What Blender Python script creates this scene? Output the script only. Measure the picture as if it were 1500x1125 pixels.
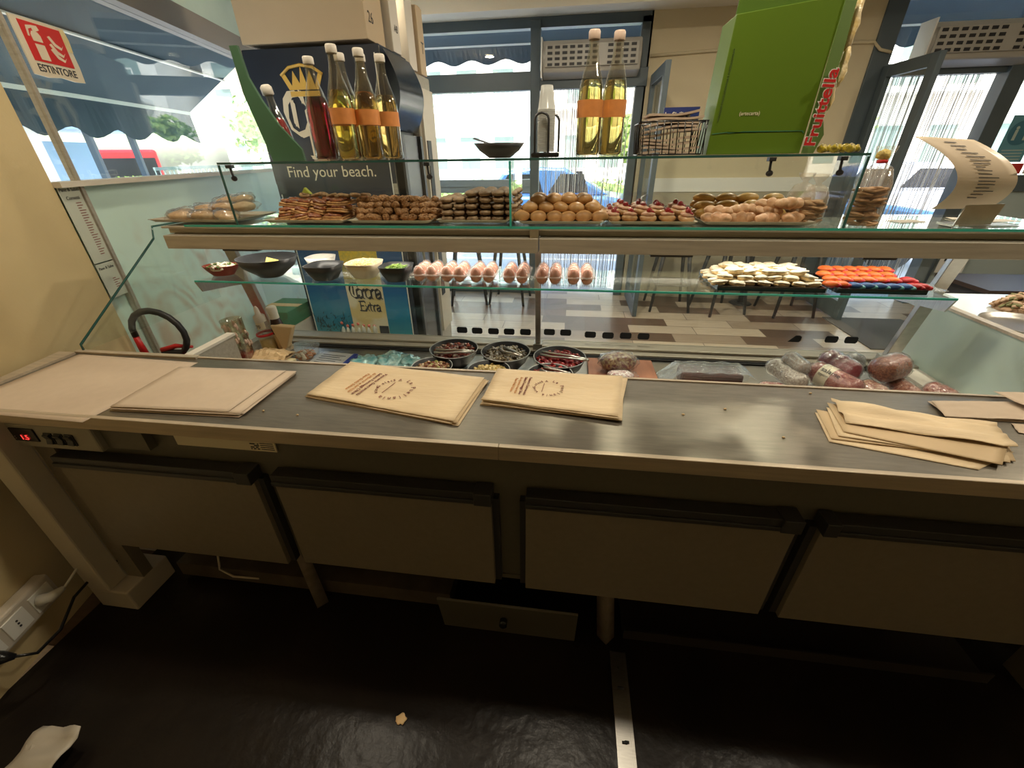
import bpy, math, random
from mathutils import Vector, Matrix, noise
random.seed(7)
PI = math.pi
S = bpy.context.scene
COL = S.collection
for o in list(bpy.data.objects): bpy.data.objects.remove(o)

# ---------------------------------------------------------------- camera
cd = bpy.data.cameras.new('camera'); cam = bpy.data.objects.new('camera', cd); COL.objects.link(cam)
cd.sensor_width = 36; cd.lens = 14.4; cd.clip_start = 0.02; cd.clip_end = 200
Rr = Vector((0.99123, 0.13104, -0.01361)); Rd = Vector((0.05158, -0.48431, -0.87337)); Rf = Vector((-0.12139, 0.86502, -0.48682))
Rf = Rr.cross(Rd).normalized()
M = Matrix((Rr, -Rd, -Rf)).transposed().to_4x4(); M.translation = (0, 0, 1.5)
cam.matrix_world = M
S.camera = cam
# ---------------------------------------------------------------- view, sky, sun, lamps
S.view_settings.view_transform = 'Standard'; S.view_settings.look = 'None'
S.view_settings.gamma = 1; S.view_settings.use_curve_mapping = False
S.view_settings.exposure = 0.0
w = bpy.data.worlds.new('sky'); S.world = w; w.use_nodes = True
wn = w.node_tree; bg = wn.nodes['Background']
sk = wn.nodes.new('ShaderNodeTexSky'); sk.sky_type = 'NISHITA'; sk.sun_disc = False
sk.sun_elevation = math.radians(48); sk.sun_rotation = math.radians(200); sk.air_density = 1.2; sk.dust_density = 2.5
wn.links.new(sk.outputs[0], bg.inputs[0]); bg.inputs[1].default_value = 0.9
sl = bpy.data.lights.new('sun', 'SUN'); sl.energy = 10.0; sl.angle = 0.01; sl.color = (1, .96, .88)
so = bpy.data.objects.new('sun', sl); COL.objects.link(so)
so.rotation_euler = Vector((0.35, 0.75, -0.95)).to_track_quat('-Z', 'Y').to_euler()

# ---------------------------------------------------------------- materials
def mat(name, col=(.8,.8,.8), rough=.5, metal=0, col2=None, nscale=8, bump=0, bscale=None, coat=0, spec=.5,
        emit=None, estr=0, trans=0, sss=0, alpha=1, stretch=None, contrast=.25):
    m = bpy.data.materials.new(name); m.use_nodes = True
    n = m.node_tree; b = n.nodes['Principled BSDF']
    b.inputs['Base Color'].default_value = (*col, 1); b.inputs['Roughness'].default_value = rough
    b.inputs['Metallic'].default_value = metal; b.inputs['Specular IOR Level'].default_value = spec
    b.inputs['Coat Weight'].default_value = coat; b.inputs['Coat Roughness'].default_value = .08
    b.inputs['Transmission Weight'].default_value = trans
    b.inputs['Alpha'].default_value = alpha
    if sss: b.inputs['Subsurface Weight'].default_value = sss; b.inputs['Subsurface Scale'].default_value = .01
    if emit: b.inputs['Emission Color'].default_value = (*emit, 1); b.inputs['Emission Strength'].default_value = estr
    if col2 or bump:
        tc = n.nodes.new('ShaderNodeTexCoord'); mp = n.nodes.new('ShaderNodeMapping')
        n.links.new(tc.outputs['Object'], mp.inputs[0])
        if stretch: mp.inputs['Scale'].default_value = stretch
    if col2:
        t = n.nodes.new('ShaderNodeTexNoise'); t.inputs['Scale'].default_value = nscale; t.inputs['Detail'].default_value = 5
        n.links.new(mp.outputs[0], t.inputs['Vector'])
        r = n.nodes.new('ShaderNodeValToRGB'); r.color_ramp.elements[0].position = .5-contrast; r.color_ramp.elements[1].position = .5+contrast
        r.color_ramp.elements[0].color = (*col, 1); r.color_ramp.elements[1].color = (*col2, 1)
        n.links.new(t.outputs[0], r.inputs[0]); n.links.new(r.outputs[0], b.inputs['Base Color'])
    if bump:
        t2 = n.nodes.new('ShaderNodeTexNoise'); t2.inputs['Scale'].default_value = bscale or nscale; t2.inputs['Detail'].default_value = 4
        n.links.new(mp.outputs[0], t2.inputs['Vector'])
        bp = n.nodes.new('ShaderNodeBump'); bp.inputs['Strength'].default_value = bump; bp.inputs['Distance'].default_value = .01
        n.links.new(t2.outputs[0], bp.inputs['Height']); n.links.new(bp.outputs[0], b.inputs['Normal'])
    return m

def sheet_glass(name, tint=(.93,.98,.96), refl=1.0, ior=1.45, rough=0.0, bump=0, dirt=0, dirtcol=(.8,.85,.82)):
    """clear sheet: what passes straight through is tinted, what reflects follows fresnel; optional dusty film"""
    m = bpy.data.materials.new(name); m.use_nodes = True; n = m.node_tree
    for x in list(n.nodes): n.nodes.remove(x)
    out = n.nodes.new('ShaderNodeOutputMaterial'); tr = n.nodes.new('ShaderNodeBsdfTransparent'); tr.inputs[0].default_value = (*tint, 1)
    gl = n.nodes.new('ShaderNodeBsdfGlossy'); gl.inputs['Roughness'].default_value = rough; gl.inputs[0].default_value = (refl, refl, refl, 1)
    fr = n.nodes.new('ShaderNodeFresnel')      # same reflectance on both faces of the thin sheet
    ge = n.nodes.new('ShaderNodeNewGeometry'); ma = n.nodes.new('ShaderNodeMath'); ma.operation = 'MULTIPLY_ADD'; ma.inputs[1].default_value = 1/ior-ior; ma.inputs[2].default_value = ior
    n.links.new(ge.outputs['Backfacing'], ma.inputs[0]); n.links.new(ma.outputs[0], fr.inputs[0])
    mx = n.nodes.new('ShaderNodeMixShader'); n.links.new(fr.outputs[0], mx.inputs[0]); n.links.new(tr.outputs[0], mx.inputs[1]); n.links.new(gl.outputs[0], mx.inputs[2])
    last = mx
    if bump:
        tc = n.nodes.new('ShaderNodeTexCoord'); t = n.nodes.new('ShaderNodeTexNoise'); t.inputs['Scale'].default_value = 45; t.inputs['Distortion'].default_value = 1.5
        n.links.new(tc.outputs['Object'], t.inputs['Vector']); bp = n.nodes.new('ShaderNodeBump'); bp.inputs['Strength'].default_value = bump; bp.inputs['Distance'].default_value = .01
        n.links.new(t.outputs[0], bp.inputs['Height']); n.links.new(bp.outputs[0], gl.inputs['Normal']); n.links.new(bp.outputs[0], fr.inputs['Normal'])
    if dirt:
        df = n.nodes.new('ShaderNodeBsdfDiffuse'); df.inputs[0].default_value = (*dirtcol, 1)
        tl = n.nodes.new('ShaderNodeBsdfTranslucent'); tl.inputs[0].default_value = (*dirtcol, 1)
        ad = n.nodes.new('ShaderNodeMixShader'); ad.inputs[0].default_value = .5
        n.links.new(df.outputs[0], ad.inputs[1]); n.links.new(tl.outputs[0], ad.inputs[2])
        tc = n.nodes.new('ShaderNodeTexCoord'); t = n.nodes.new('ShaderNodeTexNoise'); t.inputs['Scale'].default_value = 6; t.inputs['Detail'].default_value = 6
        n.links.new(tc.outputs['Object'], t.inputs['Vector'])
        ml = n.nodes.new('ShaderNodeMath'); ml.operation = 'MULTIPLY'; ml.inputs[1].default_value = dirt*2; n.links.new(t.outputs[0], ml.inputs[0])
        m2 = n.nodes.new('ShaderNodeMixShader'); n.links.new(ml.outputs[0], m2.inputs[0]); n.links.new(mx.outputs[0], m2.inputs[1]); n.links.new(ad.outputs[0], m2.inputs[2]); last = m2
    n.links.new(last.outputs[0], out.inputs[0])
    return m

G = {}
G['glass'] = sheet_glass('case glass', (.95,.985,.975), dirt=.012)
G['win'] = sheet_glass('window glass', (.93,.97,.98), dirt=.007)
G['edge'] = mat('glass edge', (.04,.42,.34), .15, spec=.8, emit=None)
G['edge_dark'] = mat('dark glass edge', (.02,.09,.08), .15, spec=.8)
G['film'] = sheet_glass('clear film', (.96,.97,.97), 1, 1.9, .16, bump=.9, dirt=.025, dirtcol=(.9,.9,.9))
G['film2'] = sheet_glass('milky film', (.9,.93,.95), 1, 1.6, .15, bump=.9, dirt=.15, dirtcol=(.85,.9,.93))
G['plastic_clear'] = sheet_glass('clear plastic', (.97,.96,.95), 1, 1.55, .08, dirt=.10, dirtcol=(.95,.9,.88))
G['beige_wall'] = mat('beige wall paint', (.60,.475,.26), .75, col2=(.54,.425,.225), nscale=3, bump=.08, bscale=120)
G['beige_wall2'] = mat('pale beige wall paint', (.60,.52,.35), .7, col2=(.56,.48,.32), nscale=3, bump=.05, bscale=90)
G['ceil'] = mat('ceiling paint', (.72,.68,.58), .8, col2=(.68,.63,.53), nscale=2)
G['frame'] = mat('grey window frame', (.065,.09,.105), .4, col2=(.08,.105,.12), nscale=5)
G['steel'] = mat('brushed steel', (.26,.235,.19), .36, .75, col2=(.19,.17,.14), nscale=14, bump=.06, bscale=60, stretch=(1,7,1))
G['steel_bright'] = mat('bright steel', (.62,.6,.56), .3, 1, col2=(.5,.48,.45), nscale=30, stretch=(1,8,1))
G['alu'] = mat('anodised aluminium', (.60,.50,.38), .42, .35, col2=(.44,.37,.28), nscale=20, stretch=(.3,4,4))
G['alu2'] = mat('grey aluminium', (.50,.46,.38), .4, .4, col2=(.38,.34,.28), nscale=20, stretch=(.3,4,4))
G['panel'] = mat('counter door laminate', (.25,.215,.165), .42, .1, col2=(.22,.19,.145), nscale=60, bump=.04, bscale=300)
G['panel2'] = mat('counter face laminate', (.15,.14,.112), .45, .1, col2=(.13,.122,.098), nscale=60)
G['darkplastic'] = mat('dark plastic', (.035,.036,.040), .38, col2=(.045,.045,.048), nscale=20)
G['white_panel'] = mat('white laminate', (.62,.57,.48), .45, col2=(.55,.49,.40), nscale=6)
G['rubber'] = mat('black floor covering', (.010,.008,.007), .30, col2=(.018,.013,.010), nscale=5, bump=.2, bscale=26, spec=.2)
G['black'] = mat('black gloss plastic', (.012,.012,.013), .22, spec=.5)
G['matblack'] = mat('matt black', (.02,.02,.022), .5)
G['white'] = mat('white plastic', (.8,.79,.74), .35)
G['kraft'] = mat('kraft paper', (.72,.52,.30), .65, col2=(.66,.47,.26), nscale=14, bump=.15, bscale=20)
G['bagpaper'] = mat('cream bag paper', (.74,.58,.37), .55, col2=(.68,.52,.32), nscale=9, bump=.7, bscale=14, stretch=(.5,2,1))
G['pinkpaper'] = mat('straw wrapping paper', (.60,.48,.365), .8, col2=(.56,.445,.335), nscale=30)
G['print'] = mat('brown print ink', (.20,.05,.04), .6)
G['print2'] = mat('orange print ink', (.60,.28,.10), .6)
G['ink'] = mat('dark ink', (.03,.03,.035), .5)
G['red'] = mat('red paint', (.55,.02,.02), .35)
G['chrome'] = mat('chrome', (.75,.75,.75), .12, 1)
G['wood'] = mat('brown board', (.42,.17,.09), .5, col2=(.30,.11,.06), nscale=5, stretch=(8,1,1))
G['tray'] = mat('card tray', (.62,.55,.44), .4, .15, col2=(.55,.47,.36), nscale=20)
G['traypaper'] = mat('brown baking paper', (.42,.25,.12), .7, col2=(.5,.32,.17), nscale=12)
G['cardboard'] = mat('plain cardboard', (.62,.50,.34), .75, col2=(.56,.44,.29), nscale=4)

G['boxpale'] = mat('pale carton', (.66,.62,.55), .7)
# brick-laid wood-look tiles
def tile_floor():
    m = bpy.data.materials.new('wood look tiles'); m.use_nodes = True; n = m.node_tree; b = n.nodes['Principled BSDF']
    tc = n.nodes.new('ShaderNodeTexCoord'); br = n.nodes.new('ShaderNodeTexBrick')
    br.offset = .38; br.offset_frequency = 2; br.squash = 1
    br.inputs['Color1'].default_value = (0,0,0,1); br.inputs['Color2'].default_value = (1,1,1,1); br.inputs['Mortar'].default_value = (.0,.0,.0,1)
    br.inputs['Scale'].default_value = 1; br.inputs['Mortar Size'].default_value = .003; br.inputs['Brick Width'].default_value = .62; br.inputs['Row Height'].default_value = .2
    br.inputs['Bias'].default_value = .1
    n.links.new(tc.outputs['Object'], br.inputs['Vector'])
    mp = n.nodes.new('ShaderNodeMapping'); mp.inputs['Scale'].default_value = (1.5, 22, 1); n.links.new(tc.outputs['Object'], mp.inputs[0])
    ns = n.nodes.new('ShaderNodeTexNoise'); ns.inputs['Scale'].default_value = 3; ns.inputs['Detail'].default_value = 6; n.links.new(mp.outputs[0], ns.inputs['Vector'])
    mx = n.nodes.new('ShaderNodeMix'); mx.data_type = 'RGBA'; mx.blend_type = 'MULTIPLY'; mx.inputs[0].default_value = .55
    rp = n.nodes.new('ShaderNodeValToRGB'); rp.color_ramp.elements[0].color = (.55,.5,.46,1); rp.color_ramp.elements[1].position = .7; rp.color_ramp.elements[0].position = .3
    n.links.new(ns.outputs[0], rp.inputs[0]); n.links.new(br.outputs[0], mx.inputs[6]); n.links.new(rp.outputs[0], mx.inputs[7]); n.links.new(mx.outputs[2], b.inputs['Base Color'])
    cr = n.nodes.new('ShaderNodeValToRGB'); e = cr.color_ramp.elements
    e[0].position = .0; e[0].color = (.10,.06,.04,1); e[1].position = 1; e[1].color = (.60,.49,.37,1)
    for p_, c_ in ((.40,(.17,.105,.07,1)),(.48,(.24,.16,.11,1)),(.56,(.50,.40,.30,1))): q_ = e.new(p_); q_.color = c_
    n.links.new(br.outputs[0], cr.inputs[0]); n.links.new(cr.outputs[0], mx.inputs[6])
    b.inputs['Roughness'].default_value = .28
    return m
G['tiles'] = tile_floor()

# pale green-white panel with brown line sketching
def sketch_mat():
    m = bpy.data.materials.new('mint panel with faded sketch'); m.use_nodes = True; n = m.node_tree; b = n.nodes['Principled BSDF']
    tc = n.nodes.new('ShaderNodeTexCoord')
    wv = n.nodes.new('ShaderNodeTexWave'); wv.inputs['Scale'].default_value = 3.5; wv.inputs['Distortion'].default_value = 22; wv.inputs['Detail'].default_value = 2; wv.inputs['Detail Scale'].default_value = .7; wv.bands_direction = 'DIAGONAL'
    ns = n.nodes.new('ShaderNodeTexNoise'); ns.inputs['Scale'].default_value = 2.2; ns.inputs['Detail'].default_value = 5; ns.inputs['Distortion'].default_value = 1.2
    n.links.new(tc.outputs['Object'], wv.inputs['Vector']); n.links.new(tc.outputs['Object'], ns.inputs['Vector'])
    r1 = n.nodes.new('ShaderNodeValToRGB'); r1.color_ramp.elements[0].position = .46; r1.color_ramp.elements[1].position = .66
    n.links.new(ns.outputs[0], r1.inputs[0])
    mu = n.nodes.new('ShaderNodeMath'); mu.operation = 'MULTIPLY'; n.links.new(wv.outputs[1], mu.inputs[0]); n.links.new(r1.outputs[0], mu.inputs[1])
    sx = n.nodes.new('ShaderNodeSeparateXYZ'); n.links.new(tc.outputs['Object'], sx.inputs[0])
    mr = n.nodes.new('ShaderNodeMapRange'); mr.inputs['From Min'].default_value = 1.3; mr.inputs['From Max'].default_value = 1.0; n.links.new(sx.outputs[2], mr.inputs[0])
    mu2 = n.nodes.new('ShaderNodeMath'); mu2.operation = 'MULTIPLY'; n.links.new(mu.outputs[0], mu2.inputs[0]); n.links.new(mr.outputs[0], mu2.inputs[1])
    mx = n.nodes.new('ShaderNodeMix'); mx.data_type = 'RGBA'; mx.inputs[6].default_value = (.58,.76,.68,1); mx.inputs[7].default_value = (.50,.46,.35,1)
    n.links.new(mu2.outputs[0], mx.inputs[0]); n.links.new(mx.outputs[2], b.inputs['Base Color']); b.inputs['Roughness'].default_value = .35
    return m
G['mint'] = sketch_mat()
G['mint_plain'] = mat('mint frosted glass', (.48,.60,.54), .25, col2=(.42,.52,.47), nscale=4, spec=.7)

# ---------------------------------------------------------------- mesh building
class MB:
    def __init__(s): s.v = []; s.f = []; s.m = []; s.sm = []
    def add(s, vs, fs, mi=0, smooth=False):
        b = len(s.v); s.v += [tuple(v) for v in vs]
        for f in fs: s.f.append([b+i for i in f]); s.m.append(mi); s.sm.append(smooth)
        return s
    def box(s, x0, x1, y0, y1, z0, z1, mi=0):
        vs = [(x, y, z) for z in (z0, z1) for y in (y0, y1) for x in (x0, x1)]
        return s.add(vs, [(0,2,3,1),(4,5,7,6),(0,1,5,4),(2,6,7,3),(0,4,6,2),(1,3,7,5)], mi)
    def obox(s, c, ax, ay, az, mi=0):
        c, ax, ay, az = map(Vector, (c, ax, ay, az))
        vs = [c+ax*i+ay*j+az*k for k in (-1,1) for j in (-1,1) for i in (-1,1)]
        return s.add(vs, [(0,2,3,1),(4,5,7,6),(0,1,5,4),(2,6,7,3),(0,4,6,2),(1,3,7,5)], mi)
    def tube(s, pts, r, seg=10, mi=0, caps=True, smooth=True):
        pts = [Vector(p) for p in pts]; n = len(pts)
        rs = r if isinstance(r, (list, tuple)) else [r]*n
        b = []; ref = None
        for i, p in enumerate(pts):
            t = (pts[min(i+1, n-1)]-pts[max(i-1, 0)]).normalized()
            if ref is None:
                ref = Vector((0,0,1)) if abs(t.z) < .9 else Vector((1,0,0))
            u = (ref-t*ref.dot(t)).normalized(); ref = u; v_ = t.cross(u)
            for k in range(seg):
                a = 2*PI*k/seg; b.append(p+(u*math.cos(a)+v_*math.sin(a))*rs[i])
        fs = [(i*seg+k, i*seg+(k+1)%seg, (i+1)*seg+(k+1)%seg, (i+1)*seg+k) for i in range(n-1) for k in range(seg)]
        s.add(b, fs, mi, smooth)
        if caps:
            o = len(s.v)-len(b); s.f.append([o+k for k in range(seg)][::-1]); s.m.append(mi); s.sm.append(False)
            s.f.append([o+(n-1)*seg+k for k in range(seg)]); s.m.append(mi); s.sm.append(False)
        return s
    def lathe(s, prof, c=(0,0,0), seg=28, mi=0, sq=2, rot=0, sy=1, tilt=None):
        c = Vector(c); b = []
        for (r, z) in prof:
            for k in range(seg):
                a = 2*PI*k/seg; ca, sa = math.cos(a), math.sin(a)
                q = (abs(ca)**sq+abs(sa)**sq)**(-1/sq) if sq != 2 else 1
                p = Vector((r*q*ca, r*q*sa*sy, z))
                if rot: p = Matrix.Rotation(rot, 3, 'Z') @ p
                if tilt is not None: p = tilt @ p
                b.append(c+p)
        n = len(prof)
        fs = [(i*seg+k, i*seg+(k+1)%seg, (i+1)*seg+(k+1)%seg, (i+1)*seg+k) for i in range(n-1) for k in range(seg)]
        s.add(b, fs, mi, True); return s
    def ell(s, c, r, rot=None, amp=0, fr=20, nu=14, nv=9, mi=0, seed=0, flat=None, fn=None):
        c = Vector(c); b = []; R = rot if rot is not None else Matrix.Identity(3)
        for j in range(nv+1):
            th = PI*j/nv
            for i in range(nu):
                ph = 2*PI*i/nu
                d = Vector((math.sin(th)*math.cos(ph), math.sin(th)*math.sin(ph), math.cos(th)))
                p = Vector((d.x*r[0], d.y*r[1], d.z*r[2]))
                if amp: p *= 1+amp*noise.noise(Vector((p.x*fr+seed*7.3, p.y*fr, p.z*fr)))
                if fn: p = fn(p)
                if flat is not None and p.z < -r[2]*flat: p.z = -r[2]*flat
                b.append(c+R@p)
        fs = [(j*nu+i, (j+1)*nu+i, (j+1)*nu+(i+1)%nu, j*nu+(i+1)%nu) for j in range(nv) for i in range(nu)]
        s.add(b, fs, mi, True); return s
    def grid(s, fn, nu, nv, mi=0, smooth=True, thick=0):
        b = [Vector(fn(i/nu, j/nv)) for j in range(nv+1) for i in range(nu+1)]
        fs = [(j*(nu+1)+i, j*(nu+1)+i+1, (j+1)*(nu+1)+i+1, (j+1)*(nu+1)+i) for j in range(nv) for i in range(nu)]
        if thick:
            b2 = [p-Vector((0,0,thick)) for p in b]; N = len(b)
            fs2 = [tuple(N+k for k in f[::-1]) for f in fs]
            rim = [i for i in range(nu+1)]+[j*(nu+1)+nu for j in range(1,nv+1)]+[nv*(nu+1)+i for i in range(nu-1,-1,-1)]+[j*(nu+1) for j in range(nv-1,0,-1)]
            fs3 = [(rim[k], N+rim[k], N+rim[(k+1)%len(rim)], rim[(k+1)%len(rim)]) for k in range(len(rim))]
            o_ = len(s.v); s.add(b+b2, fs, mi, smooth)
            for f_ in fs2+fs3: s.f.append([o_+q for q in f_]); s.m.append(mi); s.sm.append(False)
            return s
        return s.add(b, fs, mi, smooth)
    def prism(s, poly, o, u, v, t, mi=0):
        """outline poly [(a,b)] in plane o+a*u+b*v, extruded by vector t"""
        o, u, v, t = map(Vector, (o, u, v, t)); n = len(poly)
        A = [o+u*a+v*b for a, b in poly]; B = [p+t for p in A]
        return s.add(A+B, [tuple(range(n))[::-1], tuple(range(n, 2*n))]+[(i, (i+1)%n, n+(i+1)%n, n+i) for i in range(n)], mi)
    def build(s, name, mats, parent=None, loc=None, rz=0, bevel=0, sub=0):
        me = bpy.data.meshes.new(name); me.from_pydata(s.v, [], s.f)
        if not isinstance(mats, (list, tuple)): mats = [mats]
        for m in mats: me.materials.append(G[m] if isinstance(m, str) else m)
        me.polygons.foreach_set('material_index', s.m); me.polygons.foreach_set('use_smooth', s.sm)
        me.validate(); me.update()
        o = bpy.data.objects.new(name, me); COL.objects.link(o)
        if parent: o.parent = parent
        if loc is not None: o.location = loc
        if rz: o.rotation_euler.z = rz
        if bevel:
            b = o.modifiers.new('bevel', 'BEVEL'); b.width = bevel; b.segments = 2; b.limit_method = 'ANGLE'
        if sub:
            b = o.modifiers.new('sub', 'SUBSURF'); b.levels = sub; b.render_levels = sub
        return o
def tag(o, label, cat, group=None, kind=None):
    o['label'] = label; o['category'] = cat
    if group: o['group'] = group
    if kind: o['kind'] = kind
    return o
def struct(o, label=None, cat=None):
    o['kind'] = 'structure'
    if label: o['label'] = label; o['category'] = cat
    return o
def thing(name, label, cat, loc=(0,0,0), rz=0, group=None):
    o = bpy.data.objects.new(name, None); COL.objects.link(o); o.location = loc; o.rotation_euler.z = rz
    o.empty_display_size = .05
    return tag(o, label, cat, group)
def dup(root, loc, rot=None, label=None, scale=None):
    r = root.copy(); COL.objects.link(r); r.location = loc
    if rot is not None: r.rotation_euler = rot
    if scale is not None: r.scale = scale
    if label: r['label'] = label
    for ch in list(root.children):
        c = ch.copy(); COL.objects.link(c); c.parent = r
        for g in list(ch.children):
            d = g.copy(); COL.objects.link(d); d.parent = c
    return r
def text(s, size, o, u, v, m, name='lettering', parent=None, bold=0, ext=.0004, align='LEFT', shear=0):
    """flat lettering with baseline direction u and up direction v"""
    c = bpy.data.curves.new(name, 'FONT'); c.body = s; c.size = size; c.extrude = ext; c.offset = bold; c.align_x = align; c.resolution_u = 3; c.shear = shear
    t = bpy.data.objects.new(name, c); COL.objects.link(t)
    bpy.context.view_layer.update()
    me = bpy.data.meshes.new_from_object(t.evaluated_get(bpy.context.evaluated_depsgraph_get()))
    bpy.data.objects.remove(t)
    u = Vector(u).normalized(); v = Vector(v).normalized(); nrm = u.cross(v)
    X = Matrix((u, v, nrm)).transposed().to_4x4(); X.translation = Vector(o)
    me.transform(X); me.materials.clear(); me.materials.append(G[m] if isinstance(m, str) else m)
    ob = bpy.data.objects.new(name, me); COL.objects.link(ob)
    if parent: ob.parent = parent
    return ob
def rotm(rx=0, ry=0, rz=0):
    return Matrix.Rotation(rz, 3, 'Z') @ Matrix.Rotation(ry, 3, 'Y') @ Matrix.Rotation(rx, 3, 'X')
ORD = ['first','second','third','fourth','fifth','sixth','seventh','eighth','ninth','tenth','eleventh','twelfth','thirteenth','fourteenth','fifteenth','sixteenth','seventeenth','eighteenth','nineteenth','twentieth','twenty-first','twenty-second','twenty-third','twenty-fourth','twenty-fifth','twenty-sixth']
def rnd(a, b): return random.uniform(a, b)

# =================================================================== ROOM SHELL
ZC = 2.70
struct(MB().box(-3.2, 5.3, 1.95, 5.1, -.12, 0).box(-3.2,5.3,-1.6,1.95,-.12,-.004).build('floor', 'tiles'))
struct(MB().box(-1.74, 2.6, -1.5, 1.90, -.003, 0.0).build('floor_covering', 'rubber'), 'black ribbed floor covering behind the counter', 'floor')
struct(MB().box(-3.4, 5.4, -1.6, 5.15, ZC, ZC+.25).build('ceiling', 'ceil'))
struct(MB().box(-3.4, 5.4, -1.75, -1.6, -.1, ZC).build('wall_rear', 'beige_wall'))
struct(MB().box(5.2, 5.4, -1.6, 5.1, -.1, ZC).build('wall_right', 'beige_wall2'))
# left wall frame: local x into the room, local y along the wall, origin on the floor
WO = Vector((-1.734, .431, 0)); TH = math.atan2(.2265, .974)
def LW(name, mb, mats, parent=None, **k):
    o = mb.build(name, mats, parent, **k)
    if parent is None: o.location = WO; o.rotation_euler.z = TH
    return o
def lw(x, y, z):   # local to world
    return WO+Matrix.Rotation(TH, 3, 'Z')@Vector((x, y, z))
struct(LW('wall_left', MB().box(-.25, 0, -2.2, 1.10, -.1, ZC), 'beige_wall'))
struct(LW('wall_left_panel', MB().box(-.05, -.015, 1.10, 4.75, -.1, 1.42), 'mint'), 'mint green panel with faded sketch below the left window', 'wall panel')
wl = struct(LW('window_1', MB().box(-.06, .03, 1.10, 4.75, 1.415, 1.435), 'white_panel'))
MB().box(-.035, -.029, 1.10, 4.75, 1.435, 2.15).build('pane', 'win', wl)
MB().box(-.08, .03, 1.10, 4.75, 2.15, 2.27).build('window_frame', mat('taupe frame', (.14,.12,.10), .5), wl)
MB().box(-.035, -.029, 1.10, 4.75, 2.27, ZC).build('upper_pane', 'mint_plain', wl)
MB().box(-.03, .005, 3.42, 3.50, 1.435, 2.7).build('mullion', mat('grey mullion', (.27,.30,.30), .4), wl)
struct(LW('trim_1', MB().box(-.012, .004, 1.205, 1.228, .0, ZC).box(.004, .012, 1.208, 1.225, .0, ZC), 'alu2'), 'thin metal corner strip running up the left wall', 'trim')
# back wall
Y0 = 5.0
struct(MB().box(.64, 2.58, Y0, Y0+.3, -.1, ZC).build('wall_back', ['beige_wall2']))
struct(MB().box(.72, 2.58, Y0-.02, Y0, 1.14, 1.27).build('trim_2', 'white'), 'white dado rail across the back wall pillar', 'trim')
struct(MB().box(.66, 2.58, Y0-.012, Y0, 0.0, 1.14).build('wall_back_dado', mat('grey beige dado', (.42,.38,.28), .6, col2=(.38,.34,.25), nscale=4)), 'grey beige lower part of the back wall', 'wall')
struct(MB().box(-3.2, 5.3, Y0-.55, Y0+.05, 2.63, ZC).box(-3.2,5.3,Y0-.60,Y0-.55,2.55,ZC).build('trim_3', 'ceil'), 'beige boxed ceiling edge above the back windows', 'trim')
def frame_rect(mb, x0, x1, z0, z1, t, y0=Y0, d=.08):
    mb.box(x0, x0+t, y0, y0+d, z0, z1); mb.box(x1-t, x1, y0, y0+d, z0, z1); mb.box(x0+t, x1-t, y0, y0+d, z0, z0+t); mb.box(x0+t, x1-t, y0, y0+d, z1-t, z1)
m = MB(); m.box(-2.9, .66, Y0, Y0+.1, 2.55, 2.70); m.box(-2.9, .66, Y0-.02, Y0+.08, 2.07, 2.22); m.box(-.465, -.37, Y0-.03, Y0+.1, 0, 2.6); m.box(.56, .66, Y0, Y0+.1, 0, 2.6); m.box(-2.9,-2.8,Y0,Y0+.1,0,2.6); m.box(-2.8,-.46,Y0,Y0+.1,0,.1)
w2 = struct(m.build('window_2', 'frame', bevel=.004))
MB().box(-2.8, -.46, Y0-.04, Y0+.06, 1.14, 1.27).box(-2.8,-.46,Y0-.05,Y0-.04,1.20,1.215).build('window_rail', mat('blue grey rail', (.22,.27,.32), .4), w2)
MB().box(-2.8, -.465, Y0+.04, Y0+.046, .1, 2.07).build('pane', 'win', w2)
MB().box(-2.8, -.465, Y0+.04, Y0+.046, 2.22, 2.55).build('upper_pane', 'win', w2)
MB().box(-.37, .56, Y0+.04, Y0+.046, 2.22, 2.55).build('upper_pane', 'win', w2)
m = MB(); m.box(2.58, 2.74, Y0-.02, Y0+.1, 0, 2.7); m.box(2.74, 5.2, Y0, Y0+.1, 2.62, 2.70); m.box(2.74, 3.78, Y0, Y0+.1, 2.08, 2.17); m.box(3.72, 3.86, Y0-.04, Y0+.1, 0, 2.6); m.box(3.86, 5.2, Y0-.02, Y0+.1, 2.05, 2.2); m.box(3.86,5.2,Y0-.03,Y0+.1,1.13,1.27); m.box(5.1,5.2,Y0,Y0+.1,0,2.6)
w3 = struct(m.build('window_3', 'frame', bevel=.004))
MB().box(3.86, 5.1, Y0+.04, Y0+.046, 1.27, 2.05).build('pane', 'win', w3)
MB().box(2.74, 5.1, Y0+.04, Y0+.046, 2.2, 2.62).build('upper_pane', 'win', w3)
MB().box(3.86, 5.1, Y0, Y0+.03, 0, 1.13).build('lower_panel', mat('pale blue panel', (.42,.50,.50), .4), w3)
# string curtains in the two door openings
def strings(x0, x1, n, y):
    m = MB()
    for i in range(n):
        x = x0+(x1-x0)*(i+rnd(-.35, .35))/n; yy = y+rnd(-.02, .02); sx = rnd(-.012, .012)
        m.tube([(x, yy, 2.12), (x+sx, yy, 1.0), (x+sx*.5, yy, .06)], rnd(.0022, .0042), 4, mi=random.choice((0, 0, 1)))
    m.box(x0, x1, y-.015, y+.015, 2.11, 2.15, 1)
    return m.build('string_curtain', [mat('pale string', (.75,.72,.66), .3, spec=.8), mat('grey string', (.30,.30,.30), .3)])
tag(strings(-.35, .55, 62, Y0+.13), 'string curtain hanging in the doorway left of the beige pillar', 'curtain', kind='stuff')
tag(strings(2.76, 3.70, 60, Y0+.13), 'string curtain hanging in the doorway right of the beige pillar', 'curtain', kind='stuff')
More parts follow.
